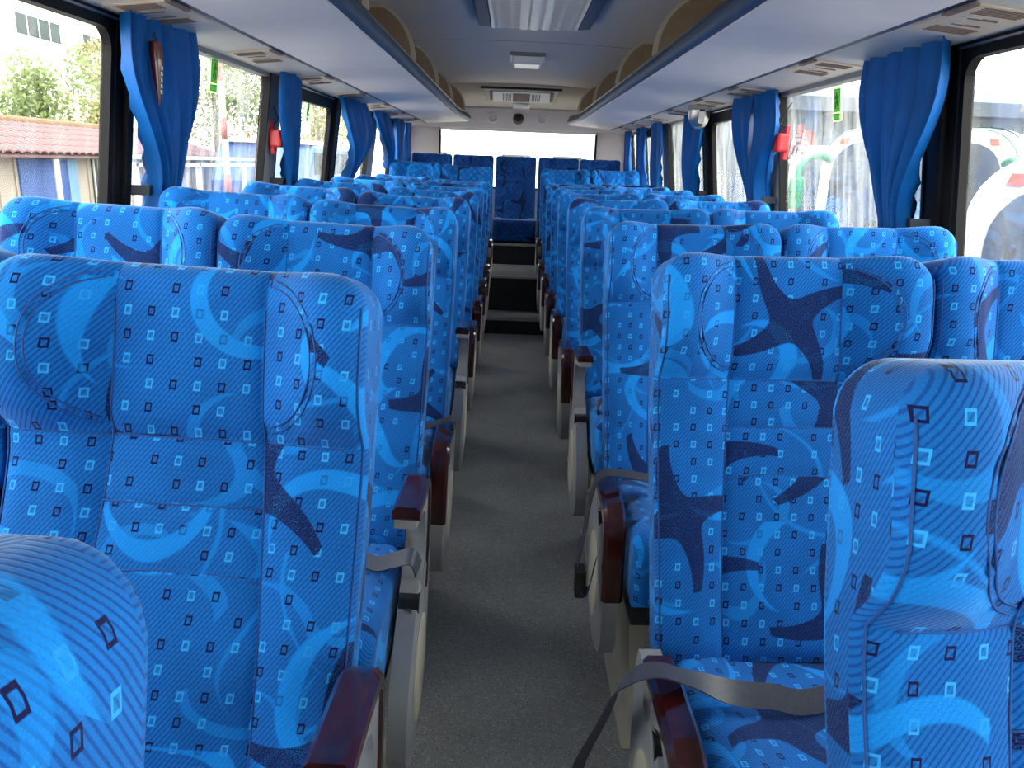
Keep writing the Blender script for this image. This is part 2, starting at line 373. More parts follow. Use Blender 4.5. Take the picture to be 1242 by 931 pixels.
# rear wall with window
bw = MB()
bw.box(-1.30, 1.30, 8.6, 8.66, -.06, 1.10).box(-1.30, -.835, 8.6, 8.66, 1.10, 1.75).box(.835, 1.30, 8.6, 8.66, 1.10, 1.75)
bw.obj('wall_back', M['panel'])
struct(bpy.data.objects['wall_back'], 'warm grey panel around the rear window', 'wall')
bh = MB(); bh.hexa([(-1.2, 8.52, 1.69), (1.2, 8.52, 1.69), (1.2, 8.66, 1.69), (-1.2, 8.66, 1.69), (-1.1, 8.36, 1.885), (1.1, 8.36, 1.885), (1.1, 8.66, 2.14), (-1.1, 8.66, 2.14)])
struct(bh.obj('trim_1', M['panel'], bevel=.01), 'warm grey panel above the rear window holding the speakers', 'trim')
rw = struct(bpy.data.objects.new('window_13', None), 'wide rear window behind the back row', 'window'); COL.objects.link(rw)
MB().box(-.84, -.82, 8.57, 8.63, 1.10, 1.69).box(.82, .84, 8.57, 8.63, 1.10, 1.69).box(-.84, .84, 8.58, 8.63, 1.08, 1.10).obj('frame', M['black_frame'], rw)
MB().quad((-.83, 8.61, 1.1), (.83, 8.61, 1.1), (.83, 8.61, 1.69), (-.83, 8.61, 1.69)).obj('pane', M['glass_dirty'], rw)
MB().box(-.83, .83, 8.55, 8.60, 1.668, 1.688).obj('white_trim', M['white_plastic'], rw)

# ceiling: shallow arch in three cross panels
def ceil_z(x): return 2.085 - .05 * (abs(x) / 1.0) ** 2.6
cl = struct(bpy.data.objects.new('ceiling', None), 'grey arched bus ceiling lining in wide panels', 'ceiling'); COL.objects.link(cl)
xs = [-1.19 + 2.38 * i / 24 for i in range(25)]
for a, b in ((Y0, 2.0), (2.014, 5.27), (5.284, 7.93)):
    m = MB(); m.loft([[(x, a, ceil_z(x)) for x in xs], [(x, b, ceil_z(x)) for x in xs]], closed=False)
    m.loft([[(x, a, ceil_z(x) + .03) for x in xs], [(x, b, ceil_z(x) + .03) for x in xs]], closed=False)
    m.obj('ceiling_panel', M['ceiling'], cl, smooth=True)
MB().loft([[(x, Y0, ceil_z(x) + .012) for x in xs], [(x, 7.93, ceil_z(x) + .012) for x in xs]], closed=False).obj('seam_backing', M['dark_plastic'], cl, smooth=True)
m = MB()
def cz2(x, t): return lerp(ceil_z(x) - .03, 1.872, t)
m.loft([[(x, 7.92, ceil_z(x) + .02) for x in xs], [(x, 7.93, cz2(x, 0)) for x in xs], [(x, 8.18, cz2(x, .42)) for x in xs], [(x, 8.42, cz2(x, 1)) for x in xs], [(x, 8.62, cz2(x, 1)) for x in xs]], closed=False)
cp = m.obj('cream_ceiling_panel', M['cream'], cl, smooth=True); cp['label'] = 'cream textured ceiling panel at the rear'

# steps up to the rear row
st = struct(bpy.data.objects.new('trim_2', None), 'dark aisle steps with pale edge strips before the rear row', 'steps'); COL.objects.link(st)
MB().box(-1.2, 1.2, 6.175, 6.56, 0, .122).obj('step', M['dark_floor'], st)
MB().box(-1.2, 1.2, 6.547, 8.6, 0, .413).obj('step', M['dark_floor'], st)
MB().box(-.36, .36, 6.20, 6.545, .122, .126).obj('tread', M['floor'], st)
MB().box(-.36, .36, 6.58, 7.39, .413, .417).obj('tread', M['floor'], st)
MB().box(-.33, .33, 6.165, 6.2, .112, .13).obj('nosing', M['lip'], st, bevel=.003)
MB().box(-.33, .33, 6.537, 6.58, .403, .421).obj('nosing', M['lip'], st, bevel=.003)
MB().box(-1.18, 1.18, 7.42, 8.55, .413, .605).obj('seat_box', M['dark_floor'], st)
MB().box(-.32, .32, 7.395, 7.43, .590, .616).obj('nosing', M['lip'], st, bevel=.003)

# unseen windscreen end behind the viewer, opening narrowed to cut front light
MB().box(-1.24, 1.24, Y0 - .06, Y0, -.06, .90).box(-1.2, 1.2, Y0 - .06, Y0, 1.62, 2.14).obj('wall_front', M['wall']); struct(bpy.data.objects['wall_front'], 'unseen grey panels closing in the windscreen to cut front light', 'wall')
MB().quad((-1.2, Y0 - .03, .90), (1.2, Y0 - .03, .90), (1.16, Y0 - .03, 1.62), (-1.16, Y0 - .03, 1.62)).obj('window_14', M['glass_clear']); struct(bpy.data.objects['window_14'], 'wide windscreen at the front end', 'window')
# roof skin keeps the sky out
struct(MB().box(-1.3, 1.3, Y0 - .06, 8.7, 2.14, 2.18).obj('roof', M['white_paint']), 'white outer roof skin of the bus', 'roof')

# ------------------------------------------------------------------ luggage racks
def edge_x(y):                                         # aisle edge pulls back in a curve at the rear end
    if y < 7.2: return .555
    return .555 + .0 * (y - 7.2)
FINS = {-1: [1.55, 2.85, 4.15, 5.42, 6.72, 7.85], 1: [1.1, 2.4, 3.67, 4.95, 6.3, 7.6]}
VENTS = {-1: [1.42, 2.34, 3.23, 4.10, 4.98, 5.86, 6.74, 7.6], 1: [2.0, 2.94, 3.87, 4.55, 5.35, 6.15, 6.95, 7.7]}
for s, nm in ((-1, 'left'), (1, 'right')):
    rk = thing('luggage_rack', 'pale grey overhead luggage rack with blue bumper edge along the %s windows' % nm, 'luggage rack', (0, 0, 0), 0, 'overhead luggage racks')
    YE = 8.25
    ys = [Y0 + .4, 0, 2, 4, 6, 7.2] + [7.2 + (YE - 7.2) * math.sin(R(90 * i / 8)) for i in range(1, 9)]
    def exf(y):
        if y <= 7.2: return .555
        t = (y - 7.2) / (YE - 7.2); return .555 - .075 * (t ** 1.5) if t < .9 else .555 - .075 * .853 + .20 * ((t - .9) / .1) ** 2
    def prof(y):
        e = exf(y)
        return [(s * e, y, 1.752), (s * (e + .012), y, 1.738), (s * .93, y, 1.712), (s * .93, y, 1.742), (s * (e + .02), y, 1.772)]
    MB().loft([prof(y) for y in ys]).obj('rack_bottom', M['rack'], rk, smooth=30)
    MB().loft([[(s * .955, y, 1.712), (s * (wx(1.69) - .005), y, 1.692), (s * (wx(1.69) - .005), y, 1.74), (s * .955, y, 1.75)] for y in (ys[0], 8.5)]).obj('duct_panel', M['duct'], rk)
    MB().loft([[(s * .928, y, 1.716), (s * .957, y, 1.713), (s * .957, y, 1.74), (s * .928, y, 1.74)] for y in (ys[0], 8.3)]).obj('groove_strip', M['rack_edge'], rk)
    # rail
    rings = []
    for y in ys:
        e = exf(y)
        rings.append([(s * (e + a), y, z) for a, z in ((.030, 1.742), (.004, 1.742), (-.012, 1.752), (-.018, 1.772), (-.010, 1.794), (.006, 1.806), (.030, 1.806))])
    MB().loft(rings).obj('edge_rail', M['rack_edge'], rk, smooth=50)
    MB().loft([[(s * (exf(y) + a), y, z) for a, z in ((.004, 1.806), (-.002, 1.813), (.010, 1.822), (.03, 1.822), (.03, 1.806))] for y in ys]).obj('edge_trim', M['dark_plastic'], rk)
    MB().loft([[(s * (exf(y) + .03), y, 1.80), (s * 1.14, y, 1.80), (s * 1.14, y, 1.79), (s * (exf(y) + .03), y, 1.79)] for y in ys]).obj('rack_floor', M['fin'], rk)
    # dividers
    for y in FINS[s]:
        e = exf(min(y, 8.2))
        pts = []
        for i in range(13):
            q = R(90 * i / 12); pts.append((e + .005 + (1 - math.cos(q)) * .23, 1.82 + math.sin(q) * .255))
        poly = [(e + .05, 1.80)] + pts + [(1.10, 2.07), (1.10, 1.80)]
        # keep under the ceiling lining
        poly = [(x, min(z, ceil_z(x) - .004)) for x, z in poly]
        d = MB().prism([(s * x, z) for x, z in poly], 'y', y, y + .022).obj('divider', M['fin'], rk)
        pe = [(x, min(z, ceil_z(x) - .004)) for x, z in pts]
        rings = []
        for i, (x, z) in enumerate(pe):
            x1, z1 = pe[min(i + 1, 12)]; x0, z0 = pe[max(i - 1, 0)]
            t = Vector((x1 - x0, z1 - z0)).normalized(); nx, nz = -t.y, t.x
            wd = lerp(.014, .004, i / 12)
            rings.append([(s * (x + nx * .006), y - .003, z + nz * .006), (s * (x + nx * .006), y + .025, z + nz * .006), (s * (x - nx * wd), y + .025, z - nz * wd), (s * (x - nx * wd), y - .003, z - nz * wd)])
        MB().loft(rings).obj('edge_strip', M['fin_edge'], d)
        if s > 0: MB().hexa([(.63, y - .004, 1.85), (.66, y - .004, 1.87), (.66, y, 1.87), (.63, y, 1.85), (.90, y - .004, 1.90), (.90, y - .004, 1.935), (.90, y, 1.935), (.90, y, 1.90)]).obj('divider_slot', M['dark_plastic'], d)
    for i, y in enumerate(VENTS[s]):
        v = thing('air_vent', 'tan air vent with slotted outlets under the %s rack, %s from the front' % (nm, ORD[i + 1]), 'air vent', (s * 1.045, y, 1.7035), 0, 'air vents under the racks')
        tilt = math.atan2(.020, .205) * s
        v.rotation_euler = (0, tilt, 0)
        MB().box(-.088, .088, -.15, .15, -.006, .002).obj('vent_plate', M['vent'], v, bevel=.004)
        for j, (y0_, y1_) in enumerate(((-.135, -.075), (.075, .135))):
            for k in range(5): MB().box(-.058, -.0 + .05, y0_ + k * .014, y0_ + k * .014 + .004, -.008, -.005).obj('slot', M['slot'], v)
        for k in (-1, 1): MB().tube([(-.03, k * .035, -.004), (-.03, k * .035, -.008)], .022, 14).obj('nozzle', M['duct'], v, smooth=40)
        for k in (-1, 1): MB().box(-.04, .03, k * .035 - .004, k * .035 + .003, -.0095, -.007).obj('nozzle_slot', M['slot'], v)
        MB().box(s * -.088 - .008, s * -.088 + .008, -.15, -.02, -.008, -.002).obj('marker_strip', M['slot'], v)

# ------------------------------------------------------------------ ceiling fittings
ac = thing('ceiling_intake_grille', 'large ribbed air intake grille with blue side frames on the ceiling', 'grille', (.045, 3.55, 2.055), 0)
for sg in (-1, 1):
    MB().prism([(sg * .235, -.012), (sg * .30, -.006), (sg * .315, .04), (sg * .235, .04)], 'y', -.9, .98).obj('side_frame', M['rack_edge'], ac, bevel=.006)
    MB().box(sg * .222 - .008, sg * .222 + .008, -.9, .985, -.016, .03).obj('inner_frame', M['white_plastic'], ac)
xs2 = [-.218 + .436 * i / 72 for i in range(73)]
MB().loft([[(x, y, -.006 - .010 * abs(math.sin((x + .218) / .436 * math.pi * 7)) - (.004 * math.cos(x * 20))) for x in xs2] for y in (-.9, .99)], closed=False).obj('ribbed_panel', M['white_plastic'], ac, smooth=True)
for i in range(64):
    y = -.88 + i * .029
    if y > -.5: MB().box(-.215, .215, y, y + .010, -.0135, -.004).obj('louvre', M['rack'], ac)
lt = thing('ceiling_lamp', 'square white lamp with frosted lens on the ceiling centre', 'lamp', (.03, 5.90, 2.072), 0)
MB().prism([(-.16, .03), (.17, .03), (.17, -.012), (-.16, -.012)], 'x', -.125, .125).obj('lamp_base', M['grey_plastic'], lt, bevel=.01)
MB().loft([[(sx * a, sy * b, z) for sx, sy in ((-1, -1), (1, -1), (1, 1), (-1, 1))] for a, b, z in ((.105, .145, -.008), (.10, .14, -.050), (.085, .12, -.062))]).obj('lamp_lens', M['lens'], lt, bevel=.006)
rv = thing('rear_vent_unit', 'ivory ceiling vent unit with slotted outlets near the rear window', 'vent', (.015, 8.03, 2.02), 0)
rv.rotation_euler = (R(-14), 0, 0); rv.scale = (1.12, .40, 1)
MB().hexa([(-.33, -.24, -.0), (.33, -.24, -.0), (.30, .45, -.045), (-.30, .45, -.045), (-.33, -.24, .05), (.33, -.24, .05), (.33, .45, .05), (-.33, .45, .05)]).obj('vent_housing', M['cream'], rv, bevel=.01)
MB().box(-.35, .35, -.265, -.235, -.012, .04).obj('dark_edge', M['dark_plastic'], rv)
def onslope(y): return -.045 * (y + .24) / .69
def slab_s(x0, x1, y0, y1, h=.008): return MB().hexa([(x0, y0, onslope(y0) - h), (x1, y0, onslope(y0) - h), (x1, y1, onslope(y1) - h), (x0, y1, onslope(y1) - h), (x0, y0, onslope(y0)), (x1, y0, onslope(y0)), (x1, y1, onslope(y1)), (x0, y1, onslope(y1))])
slab_s(-.25, .25, -.12, .36, .012).obj('vent_face', M['white_plastic'], rv)
slab_s(-.075, .075, -.06, .32, .016).obj('centre_grille', M['slot'], rv)
for sg in (-1, 1):
    slab_s(sg * .265 - .012, sg * .265 + .012, -.10, .30, .010).obj('dark_recess', M['slot'], rv)
    for k in range(5): slab_s(sg * (.095 + k * .016) - .004, sg * (.095 + k * .016) + .004, -.04, .28, .016).obj('slot', M['slot'], rv)
rl = thing('rear_ceiling_lamp', 'small white lamp behind the rear ceiling vent unit', 'lamp', (.02, 8.27, 1.925), 0)
rl.rotation_euler = (R(-16), 0, 0); rl.scale = (1, .5, .8)
MB().box(-.085, .085, -.12, .14, -.03, .02).obj('lamp_base', M['white_plastic'], rl, bevel=.01)
MB().box(-.065, .065, -.09, .11, -.038, -.028).obj('lamp_lens', M['lens'], rl, bevel=.004)
TRv = Vector((0, -.76, -.65))                                # normal of the panel above the rear window
for x, nm in ((-.273, 'left'), (.234, 'right')):
    sp = thing('speaker', 'round ivory speaker in the panel above the rear window, %s one' % nm, 'speaker', (x, 8.43, 1.80), 0, 'rear speakers')
    sp.rotation_euler = (R(39), 0, 0)
    q = [R(360 * j / 24) for j in range(24)]
    MB().loft([[(r_ * math.cos(a), y, r_ * math.sin(a)) for a in q] for r_, y in ((.056, .02), (.056, -.012), (.046, -.016), (.044, -.004))], caps=False).obj('bezel', M['white_plastic'], sp, smooth=40)
    MB().loft([[(r_ * math.cos(a), y, r_ * math.sin(a)) for a in q] for r_, y in ((.046, 0), (.036, -.004), (.026, .006), (.018, -.008), (.004, -.012))], caps=False).obj('cone', M['panel'], sp, smooth=40)
dc = thing('dome_camera', 'small black dome camera centred above the rear window', 'camera', (-.005, 8.41, 1.795), 0)
q = [R(360 * j / 20) for j in range(20)]
MB().loft([[(.056 * math.cos(a), .02, .056 * math.sin(a)) for a in q], [(.056 * math.cos(a), -.015, .056 * math.sin(a)) for a in q]]).obj('base_ring', M['dark_plastic'], dc, smooth=40)
MB().loft([[(.048 * math.cos(e) * math.cos(a), -.012 - .05 * math.sin(e), .048 * math.cos(e) * math.sin(a)) for a in q] for e in [R(88 * i / 7) for i in range(8)]]).obj('dome', M['dark_plastic'], dc, smooth=True)
sm = thing('monitor_camera', 'chrome cup shaped camera hanging under the right rack', 'camera', (1.045, 4.81, 1.70), 0)
MB().loft([[(r_ * math.cos(a), r_ * math.sin(a), z) for a in q] for r_, z in ((.072, .004), (.072, -.012), (.066, -.02))]).obj('mount_ring', M['grey_plastic'], sm, smooth=40)
MB().loft([[(r_ * math.cos(a), r_ * math.sin(a), z) for a in q] for r_, z in ((.066, -.018), (.062, -.05), (.054, -.085), (.038, -.110), (.016, -.120))]).obj('cup', M['metal'], sm, smooth=40)
MB().box(-.018, .018, -.066, -.055, -.095, -.03).obj('lens_window', M['white_plastic'], sm)
MB().box(-.015, .015, -.068, -.055, -.028, -.016).box(-.012, .012, -.058, -.04, -.112, -.098).obj('dark_detail', M['dark_plastic'], sm)

# ------------------------------------------------------------------ seats
W, ZJ, HB = .45, .55, .690
VH, V2, V3 = .475, .392, .300
def spine(v):
    # integrate the recline angle
    y = z = 0.0; n = 24; dv = v / n if v else 0
    for i in range(n):
        a = R(lerp(24, 12, sst((i + .5) * dv, .36, .53))); y += math.sin(a) * dv; z += math.cos(a) * dv
    a = R(lerp(24, 12, sst(v, .36, .53)))
    return y, z, a
def us(v): return lerp(.113, .092, sst(v, .1, .6))
def wing_e(u, v):                                         # ellipse metric for the wing seam
    return math.hypot((abs(u) - .088) / .080, (v - .582) / .092)
def Df(u, v, head=1.0):
    a = abs(u); s_ = us(v); d = 0.0
    d += .014 * sst(a, s_ - .005, s_ + .05) * (1 - .6 * sst(v, VH - .04, VH + .02))
    if a < s_: d += .006 * (1 - (a / s_) ** 2)
    d += head * .060 * sst(a, s_ - .004, .178) * sst(v, .44, .56) * (1 - .2 * sst(v, .63, .69))
    d += .012 * sst(v, VH + .003, VH + .03)
    d -= .0045 * math.exp(-((a - s_) / .0045) ** 2)
    d -= .0045 * math.exp(-((v - VH) / .004) ** 2)
    if a < s_:
        d -= .004 * math.exp(-((v - V2) / .004) ** 2) + .004 * math.exp(-((v - (V3 + .012 * (1 - (a / s_) ** 2))) / .005) ** 2)
    if head and a > s_ and v > VH: d -= .004 * math.exp(-((wing_e(u, v) - 1) / .05) ** 2)
    return d
def back_point(u, v, n, T=None):
    y, z, a = spine(v)
    return (u, y - n * math.cos(a), ZJ + z - n * math.sin(a) * 1.0)
def P(u, v, n): y, z, a = spine(v); return (u, y - n * math.cos(a), ZJ + z + n * math.sin(a))
def backrest_mesh(name, fm=None, head=1.0, Wd=W, H=HB, rr=.030, Rc=.050):
    TB = .085
    def hw(v):
        h = Wd / 2
        if v > H - Rc: h -= Rc - math.sqrt(max(0, Rc * Rc - (v - (H - Rc)) ** 2))
        return h
    rows = sorted(set([0, .03, .07, .11, .15, .19, .23, .26] + [V3 - .02 + .007 * i for i in range(8)] + [V2 + d for d in (-.03, -.012, -.004, 0, .004, .012, .03)] + [VH + d for d in (-.03, -.015, -.006, 0, .006, .015, .03)] +
                      [VH + .045 + .0125 * i for i in range(12) if VH + .045 + .0125 * i < H - rr - .004] + [H - rr + rr * math.sin(R(q)) for q in (0, 18, 36, 52, 66, 78, 86, 90)]))
    rows = [v for v in rows if v <= H + 1e-6]
    def cols(v):
        h = hw(v); s_ = min(us(v), h * .8); half = []
        half += [s_ * t for t in (0, .25, .5, .72, .88)] + [s_ - .004, s_, s_ + .004]
        n = 9; e0 = h - rr
        half += [lerp(s_ + .004, e0, (i + 1) / n) for i in range(n)]
        half += [h - rr + rr * math.sin(R(q)) for q in (22, 45, 65, 82, 90)]
        return [-x for x in half[:0:-1]] + half
    rings = []; uvp = []; gn = {}
    for v in rows:
        c = cols(v); h = hw(v); ev = max(0, v - (H - rr)); rv_ = rr - math.sqrt(max(0, rr * rr - ev * ev))
        fr, bk = [], []; uf, ub = [], []
        for u in c:
            eu = max(0, abs(u) - (h - rr)); ru = rr - math.sqrt(max(0, rr * rr - eu * eu))
            n = Df(u, v, head) - max(ru, rv_) - .3 * min(ru, rv_)
            fr.append(P(u, v, n)); uf.append((u, v))
            nb = -TB + max(ru, rv_) * .8
            if abs(abs(u) - h) < 1e-6: gn[(len(rings), u > 0)] = (n, nb)
            bk.append(P(u, v, nb)); ub.append((u + .6, v))
        rings.append((fr, bk)); uvp.append((uf, ub))
    k = len(rings[0][0]); m = MB(); m.uv = []
    idx = {}
    for j, (fr, bk) in enumerate(rings):
        for i in range(k): idx[('f', j, i)] = len(m.v); m.v.append(fr[i])
        for i in range(k): idx[('b', j, i)] = len(m.v); m.v.append(bk[i])
    pid = [0]
    def face(keys, uvs): m.f.append(tuple(idx[q] for q in keys)); m.uv.extend(uvs)
    c0 = k // 2
    for j in range(len(rows) - 1):
        vm = (rows[j] + rows[j + 1]) / 2
        for i in range(k - 1):
            um = (uvp[j][0][i][0] + uvp[j][0][i + 1][0]) / 2; a = abs(um)
            side = -1 if um < 0 else 1
            if a > us(vm):
                o = (.37 * side, 1.3 if vm > VH else .61)
                if head and vm > VH and wing_e(um, vm) < 1: o = (.9 * side, 2.7)
            else: o = (0, 0) if vm > VH else ((.2, .45) if vm > V2 else ((1.1, .83) if vm > V3 + .006 else (1.7, .2)))
            U = [uvp[j][0][i], uvp[j][0][i + 1], uvp[j + 1][0][i + 1], uvp[j + 1][0][i]]
            face([('f', j, i), ('f', j, i + 1), ('f', j + 1, i + 1), ('f', j + 1, i)], [(x + o[0], y + o[1]) for x, y in U])
            U = [uvp[j][1][i], uvp[j + 1][1][i], uvp[j + 1][1][i + 1], uvp[j][1][i + 1]]
            face([('b', j, i), ('b', j + 1, i), ('b', j + 1, i + 1), ('b', j, i + 1)], U)
        for i, o in ((0, -2.2), (k - 1, 2.2)):
            A, B = gn[(j, i > 0)], gn[(j + 1, i > 0)]; U = [(o + A[0], rows[j]), (o + A[1], rows[j]), (o + B[1], rows[j + 1]), (o + B[0], rows[j + 1])]
            face([('f', j, i), ('b', j, i), ('b', j + 1, i), ('f', j + 1, i)], U)
    J = len(rows) - 1
    for jj in (0, J):
        for i in range(k - 1):
            U = [(uvp[jj][0][i][0], 0), (uvp[jj][0][i + 1][0], 0), (uvp[jj][0][i + 1][0], .06), (uvp[jj][0][i][0], .06)]
            face([('f', jj, i), ('f', jj, i + 1), ('b', jj, i + 1), ('b', jj, i)], [(x, y + rows[J]) for x, y in U])
    # seams
    sm_ = MB(); e = .0006
    def seam(pts, r_=.0013): sm_.tube([P(u, v, Df(u, v, head) + e) for u, v in pts], r_, 5)
    for sg in (-1, 1):
        seam([(sg * us(v), v) for v in [.02 + (H - .05 - .02) * i / 40 for i in range(41)]])
        sm_.tube([P(sg * (hw(v) - .005), v, Df(hw(v), v, head) - .012) for v in [.02 + (H - .06) * i / 40 for i in range(41)]], .0014, 5)
        if head:
            for kk in (.955, 1.045):
                pts = []
                for i in range(31):
                    q = R(lerp(80, -78, i / 30)); u = .088 + .080 * kk * math.cos(q); v = .582 + .092 * kk * math.sin(q)
                    if u > us(v): pts.append((sg * u, v))
                seam(pts, .0012)
    seam([(-.20 + .40 * i / 50, VH) for i in range(51)])
    seam([(us(V2) * (-1 + 2 * i / 24), V2) for i in range(25)])
    seam([(us(V3) * t, V3 + .012 * (1 - t * t)) for t in [-1 + 2 * i / 24 for i in range(25)]])
    return m.mesh(name, fm or M['fabric'], True), sm_.mesh(name + '_stitching', M['stitch'], True)
def cushion_mesh(name, x0, x1, D=.45, T=.155, rr=.035, fm=None):
    m = MB(); m.uv = []
    yb, yf = .05, .05 - D
    def zt(y): return ZJ + .035 * sst(-y, .0, .40)
    nx, ny = 26, 26
    cx, hx = (x0 + x1) / 2, (x1 - x0) / 2
    us_ = [math.sin(R(90 * (i / (nx / 2) - 1))) for i in range(nx + 1)]
    ts = [(1 - math.cos(R(90 * j / ny * 1.0))) for j in range(ny + 1)]
    top, bot = [], []
    # path along depth: back -> front over the top then down the front
    path = [(lerp(yb, yf + rr, i / 16), None) for i in range(17)]
    prof = [(y, zt(y)) for y, _ in path]
    zf = zt(yf)
    prof += [(yf + rr - rr * math.sin(R(q)), zf - rr + rr * math.cos(R(q))) for q in (18, 36, 54, 72, 90)]
    prof += [(yf + .012 * t, lerp(zf - rr, zf - T, t)) for t in (.25, .5, .75, 1)]
    L = 0; last = None; rings = []; uvs = []
    for (y, z) in prof:
        if last: L += math.hypot(y - last[0], z - last[1])
        last = (y, z); r_ = []; uu = []
        for t in us_:
            x = cx + hx * t; ed = hx * (1 - abs(t)); ru = rr - math.sqrt(max(0, rr * rr - max(0, rr - ed) ** 2)) if ed < rr else 0
            d = -ru + .010 * sst(abs(x - cx), .10, .16) - .004 * math.exp(-((abs(x - cx) - .115) / .005) ** 2)
            # push along the local normal: up on top, forward on the front
            k = sst(L, .40, .47)
            r_.append((x, y - d * k, z + d * (1 - k))); uu.append((x + 4, L))
        rings.append(r_); uvs.append(uu)
    n = nx + 1
    for r_ in rings: m.v += r_
    for j in range(len(rings) - 1):
        for i in range(nx):
            a = j * n + i; m.f.append((a, a + 1, a + n + 1, a + n)); m.uv += [uvs[j][i], uvs[j][i + 1], uvs[j + 1][i + 1], uvs[j + 1][i]]
    # side walls and underside
    zb = zf - T
    for i, x in ((0, x0), (nx, x1)):
        base = len(m.v)
        for j, (y, z) in enumerate(prof): m.v.append((x, rings[j][i][1], min(zb, rings[j][i][2])))
        for j in range(len(prof) - 1):
            m.f.append((j * n + i, (j + 1) * n + i, base + j + 1, base + j)); m.uv += [(prof[j][0], prof[j][1] + 2), (prof[j + 1][0], prof[j + 1][1] + 2), (prof[j + 1][0], zb + 2), (prof[j][0], zb + 2)]
    m.poly([(x0, yb, zb), (x1, yb, zb), (x1, yf, zb), (x0, yf, zb)]); m.uv += [(0, 0)] * 4
    return m.mesh(name, fm or M['fabric'], 50)
back_me, stitch_me = backrest_mesh('backrest')
cush_win = cushion_mesh('seat_cushion', -.222, .222)
cush_ais = {1: cushion_mesh('seat_cushion', -.222, .208), -1: cushion_mesh('seat_cushion', -.208, .222)}
# armrest: L-shaped flip-up arm, modelled down, pivot at the origin
def arm_path(off):
    pts = [(.035, .052 - off * 1.0), (-.05, .060 - off)]
    r0 = .07
    cy, cz = -.150, -.010 + 0.0
    for i in range(9):
        q = R(90 * i / 8); pts.append((cy - (r0 - off) * math.sin(q), cz + (r0 - off) * math.cos(q)))
    pts.append((-.226 + off, -.16)); return pts
def arm_meshes():
    cap = MB(); outer, inner = arm_path(0), arm_path(.024)
    wd = .024
    rings = []
    for (a, b) in zip(outer, inner):
        o = Vector(a); i_ = Vector(b); mid = o.lerp(i_, .35)
        rings.append([(-wd, i_.x, i_.y), (-wd, mid.x, mid.y), (-wd + .007, o.x, o.y), (wd - .007, o.x, o.y), (wd, mid.x, mid.y), (wd, i_.x, i_.y)])
    cap.loft(rings)
    body = MB()
    arch = [(.035, -.03), (-.02, -.03), (-.05, -.012), (-.075, .008), (-.10, .012), (-.125, .002), (-.150, -.012), (-.166, -.04), (-.176, -.08), (-.182, -.12), (-.190, -.168)]
    inn = arm_path(.0235); inn[-1] = (inn[-1][0], -.166)
    n = min(len(arch), len(inn)); inn2 = inn[:1] + inn[1:]
    k = [inn2[min(len(inn2) - 1, round(i * (len(inn2) - 1) / (len(arch) - 1)))] for i in range(len(arch))]
    body.loft([[(-.019, a[0], a[1]), (-.019, b[0], b[1]), (.019, b[0], b[1]), (.019, a[0], a[1])] for a, b in zip(arch, k)])
    hub = MB(); q = [R(360 * j / 18) for j in range(18)]
    hub.loft([[(x, .034 * math.cos(a), .034 * math.sin(a)) for a in q] for x in (-.021, .021)])
    return cap.mesh('arm_cap', M['wood'], 35), body.mesh('arm_frame', M['grey_plastic'], 35), hub.mesh('arm_hub', M['grey_plastic'], 40)
cap_me, armf_me, hub_me = arm_meshes()
def panel_mesh():
    pts = [(.03, .60), (-.09, .605), (-.135, .58), (-.19, .52), (-.245, .44), (-.268, .36), (-.262, .29), (-.225, .245), (-.16, .23), (-.05, .25), (.03, .30)]
    m = MB(); rings = []
    cy = sum(p[0] for p in pts) / len(pts); cz = sum(p[1] for p in pts) / len(pts)
    for x, k in ((-.021, 1), (.015, 1), (.021, .93)): rings.append([(x, cy + (y - cy) * k, cz + (z - cz) * k) for y, z in pts])
    m.loft(rings); return m
pan_me = panel_mesh().mesh('side_panel', M['grey_plastic'], 35)
badge = MB(); q = [R(360 * j / 24) for j in range(24)]
badge.loft([[(x, -.12 + .085 * k * math.cos(a), .40 + .11 * k * math.sin(a)) for a in q] for x, k in ((.0, 1), (.0235, 1), (.0245, .9))]); badge_me = badge.mesh('panel_badge', M['cream_steel'], 40)
recess_me = MB().box(-.0195, .0195, -.160, -.10, .50, .575).mesh('hinge_recess', M['dark_plastic'])
bolt_me = MB().tube([(0, -.16, .548), (0, -.166, .548)], .007, 8).mesh('hinge_bolt', M['metal'])
leg_me = MB().hexa([(-.02, -.30, 0), (.02, -.30, 0), (.02, .02, 0), (-.02, .02, 0), (-.02, -.10, .43), (.02, -.10, .43), (.02, .0, .43), (-.02, .0, .43)]).mesh('leg', M['cream_steel'])
foot_me = MB().box(-.045, .045, -.33, .06, 0, .012).mesh('foot_plate', M['cream_steel'])
base_me = MB().box(-.20, .20, -.36, .03, .36, .43).mesh('seat_frame', M['dark_plastic'])
shell_me = MB(); shell_me.loft([[P(u, v, n) for u, n in ((-.205, -.08), (-.19, -.105), (.19, -.105), (.205, -.08))] for v in (-.06, .1, .2, .3, .4, .5, .6)]); shell_me = shell_me.mesh('back_shell', M['grey_plastic'], 40)
yel_me = MB().box(-.03, .03, -.02, .015, .36, .43).mesh('yellow_cap', M['yellow'])

